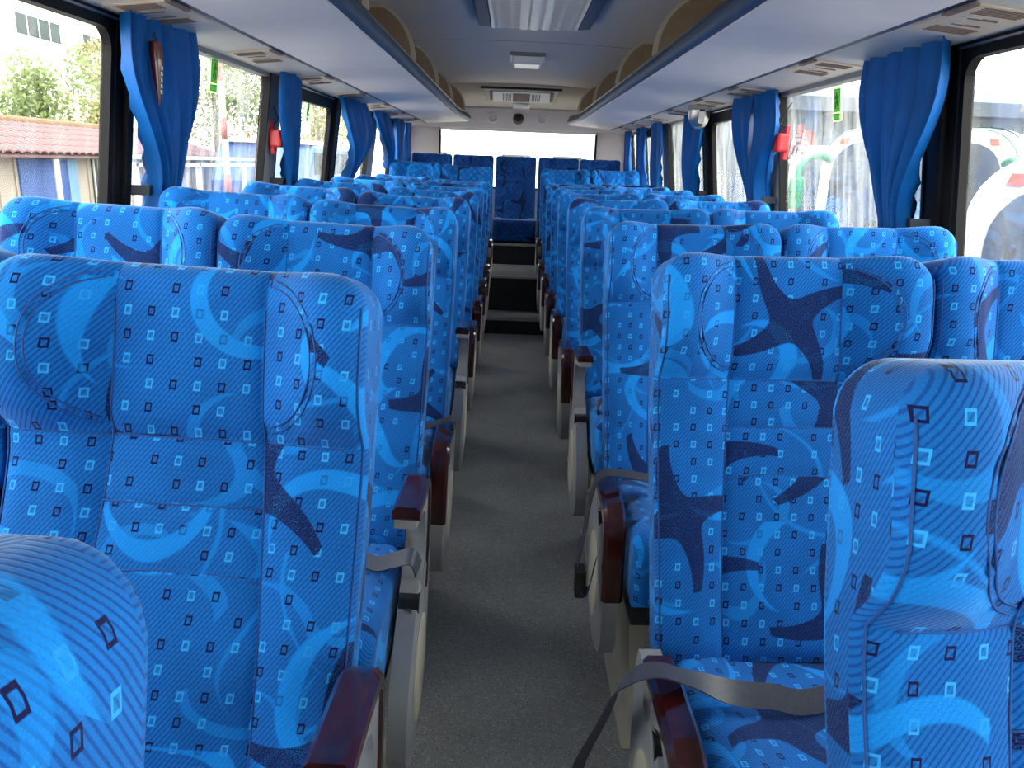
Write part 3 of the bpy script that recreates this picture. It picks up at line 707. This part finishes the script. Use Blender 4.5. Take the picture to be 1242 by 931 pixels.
def ribbon(path, width, wdirs, thick=.0022):
    m = MB(); rings = []
    for i, p in enumerate(path):
        p = Vector(p); d = Vector(wdirs[min(i, len(wdirs) - 1)]).normalized() * width / 2
        t = Vector(path[min(i + 1, len(path) - 1)]) - Vector(path[max(i - 1, 0)]); n = t.cross(d); n = n.normalized() * thick / 2 if n.length else Vector((0, 0, thick / 2))
        rings.append([p - d - n, p + d - n, p + d + n, p - d + n])
    return m.loft(rings)
def smooth_path(pts, k=6):
    out = []; pts = [Vector(p) for p in pts]
    for i in range(len(pts) - 1):
        p0, p1, p2, p3 = pts[max(i - 1, 0)], pts[i], pts[i + 1], pts[min(i + 2, len(pts) - 1)]
        for j in range(k):
            t = j / k
            out.append(.5 * ((2 * p1) + (p2 - p0) * t + (2 * p0 - 5 * p1 + 4 * p2 - p3) * t * t + (3 * p1 - p0 - 3 * p2 + p3) * t ** 3))
    out.append(pts[-1]); return out

HALF = .213
RAISED = {(-1, 2), (-1, 3), (-1, 5), (1, 4)}
SEATS = {}
def seat(side, row, pos, yj, dz=0.0, detail=True):
    nm = 'left' if side < 0 else 'right'
    xc = side * (HALF + W / 2) if pos == 'aisle' else side * (HALF + W * 1.5 + .004)
    up = (side, row) in RAISED and pos == 'aisle'
    if pos == 'aisle': lab = 'blue patterned aisle seat, %s row from the camera on the %s, armrest %s' % (ORD[row], nm, 'swung up' if up else 'down')
    else: lab = 'blue patterned window seat, %s row from the camera on the %s' % (ORD[row], nm)
    s = thing('coach_seat', lab, 'seat', (xc, yj, dz), 0, 'blue coach seats in rows')
    tilt = side * R(1.7 if side < 0 else 1.0)
    s.rotation_euler = (0, -tilt, 0); s.location.z = dz + (.0 if pos == 'aisle' else (.022 if side < 0 else .010))
    s.location.x += side * 1.1 * math.sin(abs(tilt))
    if row == 1:
        s.location.x += .03 if side > 0 else .010
        if side < 0: s.location.z -= .012
    s.location.z += .0
    b = link('backrest', back_me, s); link('stitching', stitch_me, b)
    link('back_shell', shell_me, s)
    a = -side                                              # local x direction of the aisle
    link('seat_cushion', cush_win if pos == 'window' else cush_ais[a], s)
    link('seat_frame', base_me, s)
    if pos == 'aisle':
        X = a * (W / 2 + .016)
        sp = link('side_panel', pan_me, s, (X, -.03, -.03)); sp.scale = (a, 1, 1)
        bd = link('panel_badge', badge_me, sp)
        link('hinge_recess', recess_me, sp, (0, 0, 0)); link('hinge_bolt', bolt_me, sp)
        ar = bpy.data.objects.new('armrest', armf_me); COL.objects.link(ar); ar.parent = s; ar.location = (X, -.115, .562)
        ar.rotation_euler = (R(-90) if up else 0, 0, 0)
        if up: ar.location.z -= .015
        if side < 0 and row == 2: ar.location = (X + .006, .010, .562); ar.rotation_euler = (R(-94), 0, 0)
        link('arm_cap', cap_me, ar); link('arm_hub', hub_me, ar)
        lg = link('leg', leg_me, s, (X - a * .09, 0, 0)); link('foot_plate', foot_me, lg)
        if side > 0 and row in (4,): link('yellow_cap', yel_me, lg, (a * .02, -.06, 0))
    SEATS[(side, row, pos)] = s
    return s
BACK_DY = .225
for side, y0 in ((-1, -.552), (1, -.165)):
    for row in range(1, 11):
        yt = y0 + .75 * row; dz = 0.0
        if side < 0 and row == 1: yt += .04
        if row == 10: dz = .11; yt += -.03 if side > 0 else .05
        if row == 9 and False: dz = .0
        for pos in ('aisle', 'window'):
            seat(side, row, pos, yt - BACK_DY, dz)

# seat belts that show
def belt(parent_key, pts, wd, dirs, name='seat_belt', m='belt'):
    s = SEATS[parent_key]; inv = Matrix.Translation(s.location).inverted()
    P_ = smooth_path([Vector(p) - s.location for p in pts]); n = len(P_)
    D_ = smooth_path(dirs)
    return ribbon(P_, wd, [D_[min(len(D_) - 1, round(i * (len(D_) - 1) / (n - 1)))] for i in range(n)]).obj(name, M[m], s, smooth=60)

# ------------------------------------------------------------------ rear row of five seats
RX = [-1.088, -.668, -.233, .209, .643, 1.062]
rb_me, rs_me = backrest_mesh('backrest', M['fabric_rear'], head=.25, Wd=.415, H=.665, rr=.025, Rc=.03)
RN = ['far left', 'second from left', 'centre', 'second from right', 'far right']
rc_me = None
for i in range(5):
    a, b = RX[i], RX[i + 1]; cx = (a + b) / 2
    s = thing('rear_bench_seat', 'backlit dark blue seat of the raised rear row under the back window, %s' % RN[i], 'seat', (cx, 8.02, .245), 0, 'rear row seats')
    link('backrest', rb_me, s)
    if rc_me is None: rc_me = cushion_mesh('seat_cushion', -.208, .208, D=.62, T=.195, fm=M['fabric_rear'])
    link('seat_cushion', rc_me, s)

# ------------------------------------------------------------------ curtains
def curtain(side, yc, wt, wb, zt, zb, label, tie=True, below=.16, skew=0.0, slit=False, seed=1, bulge=1.0, folds=5):
    rg = random.Random(seed); ph = rg.random() * 6
    root = thing('curtain', label, 'curtain', (0, 0, 0), 0, 'blue window curtains')
    nz, ny = 34, 46
    def ring(t, lo, hi, zz, wscale):
        pts = []
        for i in range(ny + 1):
            e = lerp(lo, hi, i / ny)
            f_ = abs(math.sin(e * math.pi * folds * .8 + ph + .5 * math.sin(t * 3 + ph))) ** .6
            f2 = math.sin(e * math.pi * folds * 2.3 + ph * 2)
            pts.append((e, .008 + .056 * f_ + .006 * f2))
        return pts
    def sheet(lo, hi, name):
        m = MB(); rings = []
        zlow = zb - (below if tie else 0)
        for j in range(nz + 1):
            t = j / nz; z = lerp(zt, zlow, t)
            ut = min(1, (zt - z) / (zt - zb))
            if z >= zb: wv = lerp(wt, wb, sst(ut, .15, 1.02) ** 1.2) * (1 + .06 * bulge * math.sin(ut * math.pi))
            else: wv = lerp(wb, wb * 1.45, sst((zb - z) / below, 0, 1))
            yo = yc * .962 + skew * ut ** 1.6
            depth = 1.0 + .5 * sst(ut, .3, 1.0)
            ring_ = []
            for e, n in ring(t, lo, hi, z, wv):
                ye = e + (.0 if not slit else (.10 if e < .5 else -.10) * (-1) * 0)
                yy = yo + (e - .5) * wv
                if slit:
                    g = .14 * math.sin(min(1, ut * 1.1) * math.pi) ** 1.2
                    yy += (1 if lo >= slit else -1) * g * wv * .5 * (1 - abs(e - slit))
                ring_.append((side * (wx(z) - .012 - n * depth - .02 * math.sin(ut * math.pi) * bulge), yy, z))
            rings.append(ring_)
        m.loft(rings, closed=False)
        o = m.obj(name, M['curtain'], root, smooth=True)
        sd = o.modifiers.new('thick', 'SOLIDIFY'); sd.thickness = .0025
        return o
    if slit: sheet(0, slit, 'drape'); sheet(slit, 1, 'drape')
    else: sheet(0, 1, 'drape')
    if tie:
        yo = yc * .962 + skew; h = .03; X = wx(zb)
        m = MB(); rings = []
        for z in (zb - h / 2, zb + h / 2):
            rings.append([(side * (wx(z) - .012 - (.058 if 0 < i < 9 else .0) * (1 if i in (1, 2, 3, 4, 5, 6, 7, 8) else 0)), yo + (i / 9 - .5) * (wb * 1.25 + .02), z) for i in range(10)])
        o = m.loft(rings, closed=False).obj('tie_strap', M['tie'], root, smooth=False)
        sd = o.modifiers.new('thick', 'SOLIDIFY'); sd.thickness = .004
    return root
ZT = 1.722
curtain(-1, 2.57, .42, .13, ZT, 1.215, 'wide blue curtain tied with dark strap, nearest on the left', skew=.03, slit=.5, seed=3, folds=6)
curtain(-1, 4.03, .32, .14, ZT, 1.215, 'narrow tied blue curtain beside the left red hammer', skew=.06, seed=5, folds=4)
curtain(-1, 5.46, .74, .10, ZT, 1.20, 'blue curtain bulging to a point, third from front on the left', tie=False, skew=.05, seed=8, folds=5, bulge=4)
curtain(-1, 6.80, .66, .16, ZT, 1.26, 'blue curtain trailing to a pointed corner, fourth from front on the left', tie=False, skew=.55, seed=11, folds=4, bulge=2)
curtain(-1, 7.80, .50, .22, ZT, 1.18, 'fifth blue curtain from front on the left', tie=False, seed=13, folds=4)
curtain(-1, 8.42, .22, .18, ZT, 1.15, 'last narrow blue curtain on the left beside the rear panel', tie=False, seed=15, folds=3)
curtain(1, 2.55, .50, .12, ZT, 1.205, 'wide blue curtain tied with dark strap, nearest on the right', skew=-.02, seed=21, folds=6)
curtain(1, 4.08, .62, .15, ZT, 1.215, 'blue curtain parted in the middle beside the right red hammer', skew=-.06, slit=.42, seed=23, folds=5)
curtain(1, 5.47, .50, .22, ZT - .02, 1.20, 'tied blue curtain under the chrome camera on the right', skew=.0, seed=25, folds=4)
curtain(1, 6.80, .42, .34, ZT, 1.15, 'fourth blue curtain from front on the right', tie=False, seed=27, folds=4)
curtain(1, 7.62, .30, .26, ZT, 1.15, 'fifth blue curtain from front on the right', tie=False, seed=29, folds=3)
curtain(1, 8.44, .24, .20, ZT, 1.15, 'last narrow blue curtain on the right beside the rear panel', tie=False, seed=31, folds=3)

# red ornament seen in the slit of the left curtain
orn = thing('hanging_ornament', 'dark red tapered ornament hanging against the nearest left curtain', 'ornament', (-1.07, 2.355, 1.632), 0)
orn.scale = (.62, .62, .74)
q8 = [R(360 * j / 12) for j in range(12)]
MB().loft([[(r_ * math.cos(a), r_ * math.sin(a) * .9 + yo, z) for a in q8] for r_, z, yo in ((.006, 0, 0), (.026, -.006, 0), (.030, -.04, .002), (.026, -.10, .003), (.018, -.16, .0), (.010, -.205, -.004), (.002, -.235, -.008))]).obj('ornament_body', M['dark_red'], orn, smooth=50)
MB().tube([(0, -.012, 0), (0, -.012, .016), (0, 0, .026), (0, .012, .016), (0, .012, 0)], .003, 6).obj('cord_loop', M['dark_plastic'], orn)
for k in range(5): MB().box(.024 - k * .0028, .029 - k * .0028, -.012, -.004, -.105 - k * .022, -.092 - k * .022).obj('painted_highlight', M['white_plastic'], orn)  # white dashes put in as painted highlights on the red body

# hammers, stickers
for s, nm, y, z in ((-1, 'left', 3.80, 1.41), (1, 'right', 3.62, 1.47)):
    h = thing('emergency_hammer', 'red emergency hammer in its holder on the %s grey pillar' % nm, 'hammer', (s * (wx(z) - .010), y, z), 0, 'emergency hammers')
    i = -s
    MB().box(i * 0 if i > 0 else -.020, i * .020 if i > 0 else 0, -.022, .022, -.072, .074).obj('holder_plate', M['red'], h, bevel=.004)
    MB().box(min(0, i * .055), max(0, i * .055), -.034, .034, -.040, .040).obj('hammer_head', M['red'], h, bevel=.010)
    MB().box(min(i * .01, i * .040), max(i * .01, i * .040), .028, .060, -.030, .020).obj('grip', M['red'], h, bevel=.005)
    MB().tube(smooth_path([(i * .02, .01, .07), (i * .025, .045, .085), (i * .02, .03, .125), (i * .012, -.01, .16), (i * .01, -.02, .17)]), .0028, 6).obj('cord', M['dark_plastic'], h)
def exit_sticker(s, y, z, w_, h_, label):
    k = thing('exit_sticker', label, 'sticker', (s * (wx(z) + .016), y, z), 0, 'green exit stickers')
    k.rotation_euler = (0, -s * math.atan(.135) * -1 * -1, 0)
    i = -s
    def pl(y0, y1, z0, z1, d, m, n):
        a, b = sorted((i * d, i * (d + .0008)))
        return MB().box(a, b, y0, y1, z0, z1).obj(n, M[m], k)
    pl(-w_ / 2, w_ / 2, -h_ / 2, h_ / 2, 0, 'sticker', 'backing')
    pl(-w_ * .44, w_ * .44, -h_ * .22, h_ * .46, .001, 'green', 'green_field'); pl(-w_ * .34, w_ * .34, -h_ * .18, h_ * .42, .002, 'sticker', 'pale_field')
    pl(-w_ * .44, w_ * .44, -h_ * .46, -h_ * .26, .001, 'green', 'text_bar')
    # running figure
    d = .003; t = w_ * .07; f_ = MB()
    def seg(y0, z0, y1, z1):
        v = Vector((y1 - y0, z1 - z0)); n = Vector((-v.y, v.x)).normalized() * t
        a, b = sorted((i * d, i * (d + .0008)))
        f_.loft([[(x, y0 + n.x, z0 + n.y), (x, y1 + n.x, z1 + n.y), (x, y1 - n.x, z1 - n.y), (x, y0 - n.x, z0 - n.y)] for x in (a, b)])
    W_, H_ = w_, h_
    seg(-.02 * W_, .30 * H_, .06 * W_, .36 * H_); seg(.0, .28 * H_, -.08 * W_, .10 * H_); seg(0, .26 * H_, .2 * W_, .18 * H_); seg(-.02 * W_, .25 * H_, -.22 * W_, .2 * H_)
    seg(-.08 * W_, .10 * H_, .14 * W_, .02 * H_); seg(.14 * W_, .02 * H_, .10 * W_, -.12 * H_); seg(-.08 * W_, .1 * H_, -.22 * W_, -.06 * H_)
    f_.obj('running_figure', M['green'], k)
    for j in range(3): pl(-w_ * .36 + j * w_ * .25, -w_ * .18 + j * w_ * .25, -h_ * .42, -h_ * .30, .002, 'sticker', 'text_block')
exit_sticker(-1, 3.12, 1.615, .075, .125, 'green exit sticker with running figure on the dusty left window')
exit_sticker(1, 3.14, 1.60, .07, .125, 'green exit sticker with running figure on the dusty right window')
exit_sticker(-1, 4.52, 1.57, .06, .10, 'faint green exit sticker on the third left window')
exit_sticker(1, 4.50, 1.60, .06, .10, 'green exit sticker beside the parted right curtain')
nt = thing('notice_sticker', 'pale outlined notice sticker on glass beside the right red hammer', 'sticker', (1.20, 3.55, 1.47), 0)
nt.rotation_euler = (0, math.atan(.135), 0)
for y0, y1, z0, z1 in ((-.06, .06, .05, .052), (-.06, .06, -.06, -.058), (-.06, -.058, -.06, .05), (.058, .06, -.06, .05), (-.05, .05, .035, .04), (-.05, .03, .02, .025), (-.05, .0, -.01, .005), (-.04, -.02, -.05, -.02), (.0, .03, -.05, -.01)):
    MB().box(-.001, 0, y0, y1, z0, z1).obj('print_line', M['white_plastic'], nt)
#PART2
# belts
belt((1, 2, 'aisle'), [(.60, 1.02, .60), (.438, .968, .585), (.373, .963, .595), (.311, .958, .605), (.247, .95, .632), (.190, .945, .650), (.150, .975, .60), (.150, 1.12, .42), (.122, 1.24, .20), (.115, 1.27, .05)], .036,
     [(0, .2, 1), (0, .55, .8), (0, .6, .8), (0, .7, .7), (0, 1, .1), (.1, 1, 0), (.5, .8, .2), (.7, .6, .2), (.8, .5, .1), (.8, .5, .1)])
belt((-1, 3, 'aisle'), [(-.34, 1.36, .585), (-.295, 1.31, .60), (-.262, 1.30, .615), (-.228, 1.29, .63), (-.215, 1.30, .60)], .04, [(0, 1, .2), (0, 1, .3), (0, 1, .4), (.2, 1, .4)])
b_ = belt((1, 3, 'aisle'), [(.36, 1.75, .60), (.28, 1.70, .635), (.20, 1.66, .655), (.175, 1.66, .60), (.155, 1.62, .50), (.14, 1.58, .44), (.165, 1.57, .40), (.185, 1.60, .46)], .04, [(0, 1, .2), (0, 1, .1), (0, 1, 0), (0, 1, 0), (.2, 1, 0), (.3, 1, .2)], m='belt_dark')
SB = SEATS[(1, 3, 'aisle')]
MB().box(-.012, .012, -.02, .02, -.04, .03).obj('buckle', M['dark_plastic'], b_, bevel=.004, loc=(.148 - SB.location.x, 1.575 - SB.location.y, .43))
belt((1, 4, 'aisle'), [(.42, 2.42, .60), (.34, 2.38, .605), (.29, 2.34, .63), (.265, 2.33, .62), (.262, 2.34, .58)], .04, [(0, 1, .2), (0, 1, .1), (0, 1, 0)], m='belt_dark')
belt((-1, 4, 'aisle'), [(-.36, 2.12, .595), (-.29, 2.08, .61), (-.24, 2.06, .635), (-.212, 2.06, .645), (-.205, 2.07, .60)], .04, [(0, 1, .2), (0, 1, .1), (0, 1, 0)], m='belt_dark')

# ------------------------------------------------------------------ yard outside
GZ = -1.05
struct(MB().box(-70, 70, -40, 90, GZ - .1, GZ).obj('ground', M['ground']), 'pale concrete yard outside the bus', 'ground')
# shed with pink tiles (left)
sh = thing('tiled_shed', 'low beige shed with pink tiled roof outside the left windows', 'shed', (-7.3, 14.0, GZ), 0)
ZE = 1.215 - GZ; ZR = 1.70 - GZ
MB().box(-2.2, 0, -8, 5.5, 0, ZE - .02).obj('wall', M['shed_wall'], sh)
for i in range(34): MB().box(0, .025, -8 + i * .4, -8 + i * .4 + .03, 0, ZE - .02).obj('wall_rib', M['shed_wall'], sh)
MB().box(0, .03, -2.30, -.80, 0, ZE - .06).obj('blue_doorway', M['blue_door'], sh)
MB().box(.03, .05, -1.05, -.78, 0, ZE - .06).obj('door_strip', M['pale_blue'], sh)
gw = MB().box(0, .03, -.25, .75, .9, ZE - .05).obj('barred_window', M['pane'], sh)
for i in range(7): MB().box(.03, .05, -.25 + i * .16, -.22 + i * .16, .9, ZE - .05).obj('window_bar', M['dull_white'], gw)
MB().box(.03, .055, -.25, .78, 1.55, 1.58).obj('window_bar', M['dull_white'], gw)
MB().tube([(.28, -1.75, 0), (.28, -1.78, ZE - .05)], .045, 10).obj('post', M['dull_white'], sh)
MB().hexa([(.35, -8.3, ZE - .03), (.35, 5.8, ZE - .03), (-1.2, 5.0, ZR - .03), (-1.2, -8.3, ZR - .03), (.35, -8.3, ZE), (.35, 5.8, ZE), (-1.2, 5.0, ZR), (-1.2, -8.3, ZR)]).obj('roof_deck', M['roof_tile'], sh)
tm = MB(); q5 = [R(180 * j / 5) for j in range(6)]
tm.loft([[(.17, .10 * math.cos(a), .0 + .045 * math.sin(a)) for a in q5], [(-.17, .10 * math.cos(a), .035 + .045 * math.sin(a)) for a in q5]], closed=False)
tm.loft([[(.17, .10 * math.cos(a), -.01 + .045 * math.sin(a) * .8) for a in q5], [(.17, .10 * math.cos(a), .0 + .045 * math.sin(a)) for a in q5]], closed=False)
tile_me = tm.mesh('roof_tile', M['roof_tile'], 60); ang = math.atan2(ZR - ZE, 1.55)
for r_ in range(5):
    for c in range(56):
        y = -6.2 + c * .21
        if y > 5.6: continue
        t = (r_ + .5) / 5
        link('roof_tile', tile_me, sh, (lerp(.36, -1.2, t), y, lerp(ZE, ZR, t) + .005), (0, ang * .6, 0))
MB().tube([(-1.2, -8.3, ZR + .03), (-1.2, 5.0, ZR + .03)], .10, 10).obj('ridge_cap', M['ridge'], sh, smooth=True)
# white building (left, behind)
bd = thing('white_building', 'tall white rendered building with dark windows beyond the pink roof', 'building', (-22, 30, GZ), 0)
MB().box(-8, 0, -24, 24, 0, 14).obj('wall', M['facade'], bd)
for y0_, y1_, z0_, z1_ in ((6.5, 10.0, 7.15, 8.02), (12.0, 15.6, 7.15, 7.95), (0.5, 4.0, 7.15, 8.0), (17.5, 21, 7.15, 8.0), (6.5, 10, 10.4, 11.3), (12, 15.6, 10.4, 11.3), (.5, 4, 10.4, 11.3)):
    wd_ = MB().box(0, .08, y0_ - .06, y1_ + .06, z0_ - .06, z1_ + .06).obj('window', M['white_plastic'], bd)
    n = 4
    for k in range(n):
        a_ = lerp(y0_, y1_, k / n) + .05; b2 = lerp(y0_, y1_, (k + 1) / n) - .05
        MB().box(.06, .10, a_, b2, z0_, z1_).obj('pane', M['pane'], wd_)
# trees
def tree(name, loc, r_, hgt, n, mt, label, seed, grp='trees outside the left windows'):
    rg = random.Random(seed)
    t = thing(name, label, 'tree', loc, 0, grp)
    MB().tube([(0, 0, 0), (.05, .03, hgt * .4), (.0, .1, hgt * .75)], [.14, .10, .04], 8).obj('trunk', M['bark'], t, smooth=True)
    m = MB(); cl_ = [(Vector((rg.gauss(0, .42), rg.gauss(0, .42), rg.uniform(-.5, .75))), rg.uniform(.25, .45)) for _ in range(16)]
    for _ in range(n):
        c, cr = rg.choice(cl_); d = Vector((rg.gauss(0, 1), rg.gauss(0, 1), rg.gauss(0, 1))).normalized() * cr * rg.uniform(.55, 1.05)
        p = c + d; p = Vector((p.x * r_, p.y * r_, hgt * .62 + p.z * hgt * .42))
        a = Vector((rg.gauss(0, 1), rg.gauss(0, 1), rg.gauss(0, 1))).normalized(); b = a.cross(Vector((rg.gauss(0, 1), rg.gauss(0, 1), rg.gauss(0, 1)))).normalized()
        s_ = rg.uniform(.06, .11); m.poly([p - a * s_, p + b * s_ * .45, p + a * s_, p - b * s_ * .45])
    f = m.obj('foliage', M[mt], t); f['kind'] = 'stuff'
    return t
tree('broadleaf_tree', (-13, 22.5, GZ), 1.25, 4.9, 5200, 'leaf', 'round green tree behind the pink roofed shed', 41)
tree('broadleaf_tree', (-13.5, 26.5, GZ), 1.0, 5.7, 3600, 'leaf2', 'taller yellow green tree behind the shed, near the pillar', 42)
tree('broadleaf_tree', (-10.4, 28, GZ), 2.3, 7.6, 6500, 'leaf', 'green tree seen through the dusty second left window', 43)
tree('broadleaf_tree', (-9.6, 31.5, GZ), 2.4, 8.4, 6500, 'leaf2', 'yellow green tree seen past the white pole', 44)
tree('broadleaf_tree', (-6.6, 27, GZ), 1.5, 5.2, 4200, 'leaf2', 'yellow green tree above the blue van', 45)
tree('broadleaf_tree', (-8.0, 42, GZ), 2.6, 7.0, 4200, 'leaf', 'distant green tree behind the blue van', 46)
# pole, rail, van
pl_ = thing('striped_pole', 'white pole with red bands standing outside the dusty left window', 'pole', (-3.5, 9.7, GZ), 0)
MB().tube([(0, .02, 0), (0, -.10, 4.2)], .038, 12).obj('shaft', M['dull_white'], pl_, smooth=True)
for z0_ in (.6, 1.25, 1.9, 2.55, 3.2): MB().tube([(0, .02 - .12 * z0_ / 4.2, z0_), (0, .02 - .12 * (z0_ + .25) / 4.2, z0_ + .25)], .0395, 12).obj('red_band', M['faded_red'], pl_, smooth=True)
rl_ = thing('white_railing', 'white metal railing crossing the yard behind the striped pole', 'railing', (-4.5, 12.5, GZ), 0)
for z0_ in (2.20, 2.29): MB().box(-.03, .03, -3.2, 2.4, z0_, z0_ + .045).obj('rail', M['dull_white'], rl_)
for y_ in (-3.1, -1.2, .7, 2.3): MB().box(-.03, .03, y_, y_ + .06, 0, 2.25).obj('post', M['dull_white'], rl_)
bv = thing('blue_van', 'blue van parked outside the third left window', 'van', (-4, 15.6, GZ), 0)
MB().prism([(-.2, .35), (4.6, .35), (4.6, 2.0), (4.3, 2.62), (.4, 2.62), (-.2, 1.9)], 'x', -1.9, 0).obj('body', M['blue_door'], bv, bevel=.06)
for k in range(4): MB().box(0, .012, .35 + k * 1.02, 1.25 + k * 1.02, 2.05, 2.48).obj('window', M['pane'], bv)
MB().box(-1.85, -.03, .3, 4.3, 2.62, 2.70).obj('roof_panel', M['white_paint'], bv, bevel=.02)
for y_ in (.8, 3.6): MB().tube([(-.25, y_, .36), (.02, y_, .36)], .36, 18).obj('wheel', M['dark_plastic'], bv)
# coaches parked on the right, fronts towards the viewer
def coach(name, label, xl, wdt, yl, top, L, band, mirror, seed):
    th_ = R(40)
    c = thing(name, label, 'bus', (xl + wdt / 2 * math.cos(th_), yl - wdt / 2 * math.sin(th_), GZ), -th_, 'parked coaches outside the right windows')
    H_ = top - GZ; h = wdt / 2; rc = .42
    def outline(sx, z0_, z1_, r_):
        pts = [(-sx, z0_), (sx, z0_)]
        for j in range(7): q_ = R(90 * j / 6); pts.append((sx - r_ + r_ * math.cos(q_), z1_ - r_ + r_ * math.sin(q_)))
        for j in range(7): q_ = R(90 + 90 * j / 6); pts.append((-sx + r_ + r_ * math.cos(q_), z1_ - r_ + r_ * math.sin(q_)))
        return pts
    secs = [(0.0, h * .95, H_ - .07, .5), (.05, h * .985, H_ - .03, .48), (.22, h, H_ - .01, .44), (.7, h, H_, .40), (L, h, H_, .40)]
    MB().loft([[(x, yy, z) for x, z in outline(sx, .30, z1_, r_)] for yy, sx, z1_, r_ in secs]).obj('body', M['white_paint'], c, smooth=35)
    ws = [(x, -.012, z) for x, z in outline(h * .85, H_ * .36, H_ - .19, .40)]; ws2 = [(x, .05, z) for x, _, z in ws]
    MB().loft([ws, ws2]).obj('windscreen', M['windshield'], c)
    MB().box(-.03, .03, -.024, -.01, H_ * .36, H_ - .19).obj('centre_strip', M['dark_plastic'], c)
    if band:
        MB().loft([[(x * 1.006, yy, z + .012) for x, z in outline(sx, z1_ - .28, z1_, r_)][2:] for yy, sx, z1_, r_ in secs[1:]], closed=False).obj('green_roof_band', M['green_paint'], c, smooth=35)
        MB().loft([[(x * 1.01, yy, z + .02) for x, z in outline(sx, z1_ - .1, z1_, r_)][5:13] for yy, sx, z1_, r_ in ((.5, h * .99, H_ + .01, .42), (1.6, h * .99, H_ + .01, .42), (L, h * .99, H_ + .01, .42))], closed=False).obj('white_roof', M['white_paint'], c, smooth=35)
    for sg in (-1, 1):
        MB().box(sg * h - .012, sg * h + .012, .9, L - .4, H_ * .52, H_ - .55).obj('side_window', M['windshield'], c)
        MB().box(sg * h - .016, sg * h + .016, .5, L - .1, H_ * .34, H_ * .40).obj('side_stripe', M['green_paint' if band else 'grey_paint'], c)
        MB().hexa([(sg * h * .76 - .05, -.02, H_ - .22), (sg * h * .76 + .05, -.02, H_ - .22), (sg * h * .76 + .05, .05, H_ - .22), (sg * h * .76 - .05, .05, H_ - .22), (sg * h * .74 - .05, -.02, H_ - .14), (sg * h * .74 + .05, -.02, H_ - .14), (sg * h * .74 + .05, .05, H_ - .14), (sg * h * .74 - .05, .05, H_ - .14)]).obj('marker_lamp', M['orange'], c)
        MB().tube([(sg * h * .75, -.02, .75), (sg * h * .75, -.05, .75)], .12, 14).obj('headlamp', M['lens'], c)
        if mirror:
            mi = MB().tube(smooth_path([(sg * h * .86, .05, H_ - .45), (sg * h * .98, -.25, H_ - .40), (sg * h * 1.06, -.5, H_ - .52), (sg * h * 1.07, -.55, H_ - .72)]), [.05] * 19, 8).obj('mirror_arm', M[mirror], c, smooth=True)
            MB().box(sg * h * 1.07 - .10, sg * h * 1.07 + .10, -.62, -.50, H_ - 1.15, H_ - .70).obj('mirror_head', M[mirror], c, bevel=.04)
        for yy in (1.9, L - 2): MB().tube([(sg * (h - .25), yy, .45), (sg * (h + .01), yy, .45)], .45, 18).obj('wheel', M['dark_plastic'], c)
    MB().box(-h * .85, h * .85, -.03, .1, .32, .58).obj('bumper', M['grey_paint'], c, bevel=.03)
coach('parked_coach', 'white coach with orange marker lamps filling the nearest right window', 3.03, 2.4, 5.4, 1.54, 6.5, False, None, 1)
coach('parked_coach', 'white and green coach with green mirrors in the dusty right window', 4.45, 2.5, 11.75, 2.02, 9.0, True, 'green_paint', 2)
coach('parked_coach', 'farther white coach with white mirrors beyond the green one', 6.6, 2.5, 19.3, 2.05, 8.0, False, 'white_paint', 3)
gs = thing('grey_shed', 'long grey corrugated shed behind the parked coaches', 'shed', (16, 27, GZ), 0)
MB().box(-11, 26, 4, 14, 0, 5.0).obj('wall', M['grey_shed'], gs)
for i in range(92): MB().box(-11 + i * .4, -11 + i * .4 + .12, 3.94, 4.0, 0, 4.5).obj('wall_rib', M['grey_shed'], gs)
MB().hexa([(-11.5, 3.2, 4.75), (26.5, 3.2, 4.75), (26.5, 14.5, 6.4), (-11.5, 14.5, 6.4), (-11.5, 3.2, 5.25), (26.5, 3.2, 5.25), (26.5, 14.5, 6.9), (-11.5, 14.5, 6.9)]).obj('roof', M['shed_roof'], gs)
# building behind the rear window
rb = thing('low_building', 'bright low building with a blue grey roof edge behind the rear window', 'building', (0, 25, GZ), 0)
MB().box(-4.5, 2.8, 0, 6, 0, 3.35).obj('wall', M['facade'], rb)
MB().box(-4.6, -.9, -.15, 6, 3.0, 3.2).obj('roof_edge', M['grey_paint'], rb)
for x in (-3, -.4, 1.2): MB().box(x, x + .9, -.05, 0, 1.8, 2.7).obj('window', M['pane'], rb)
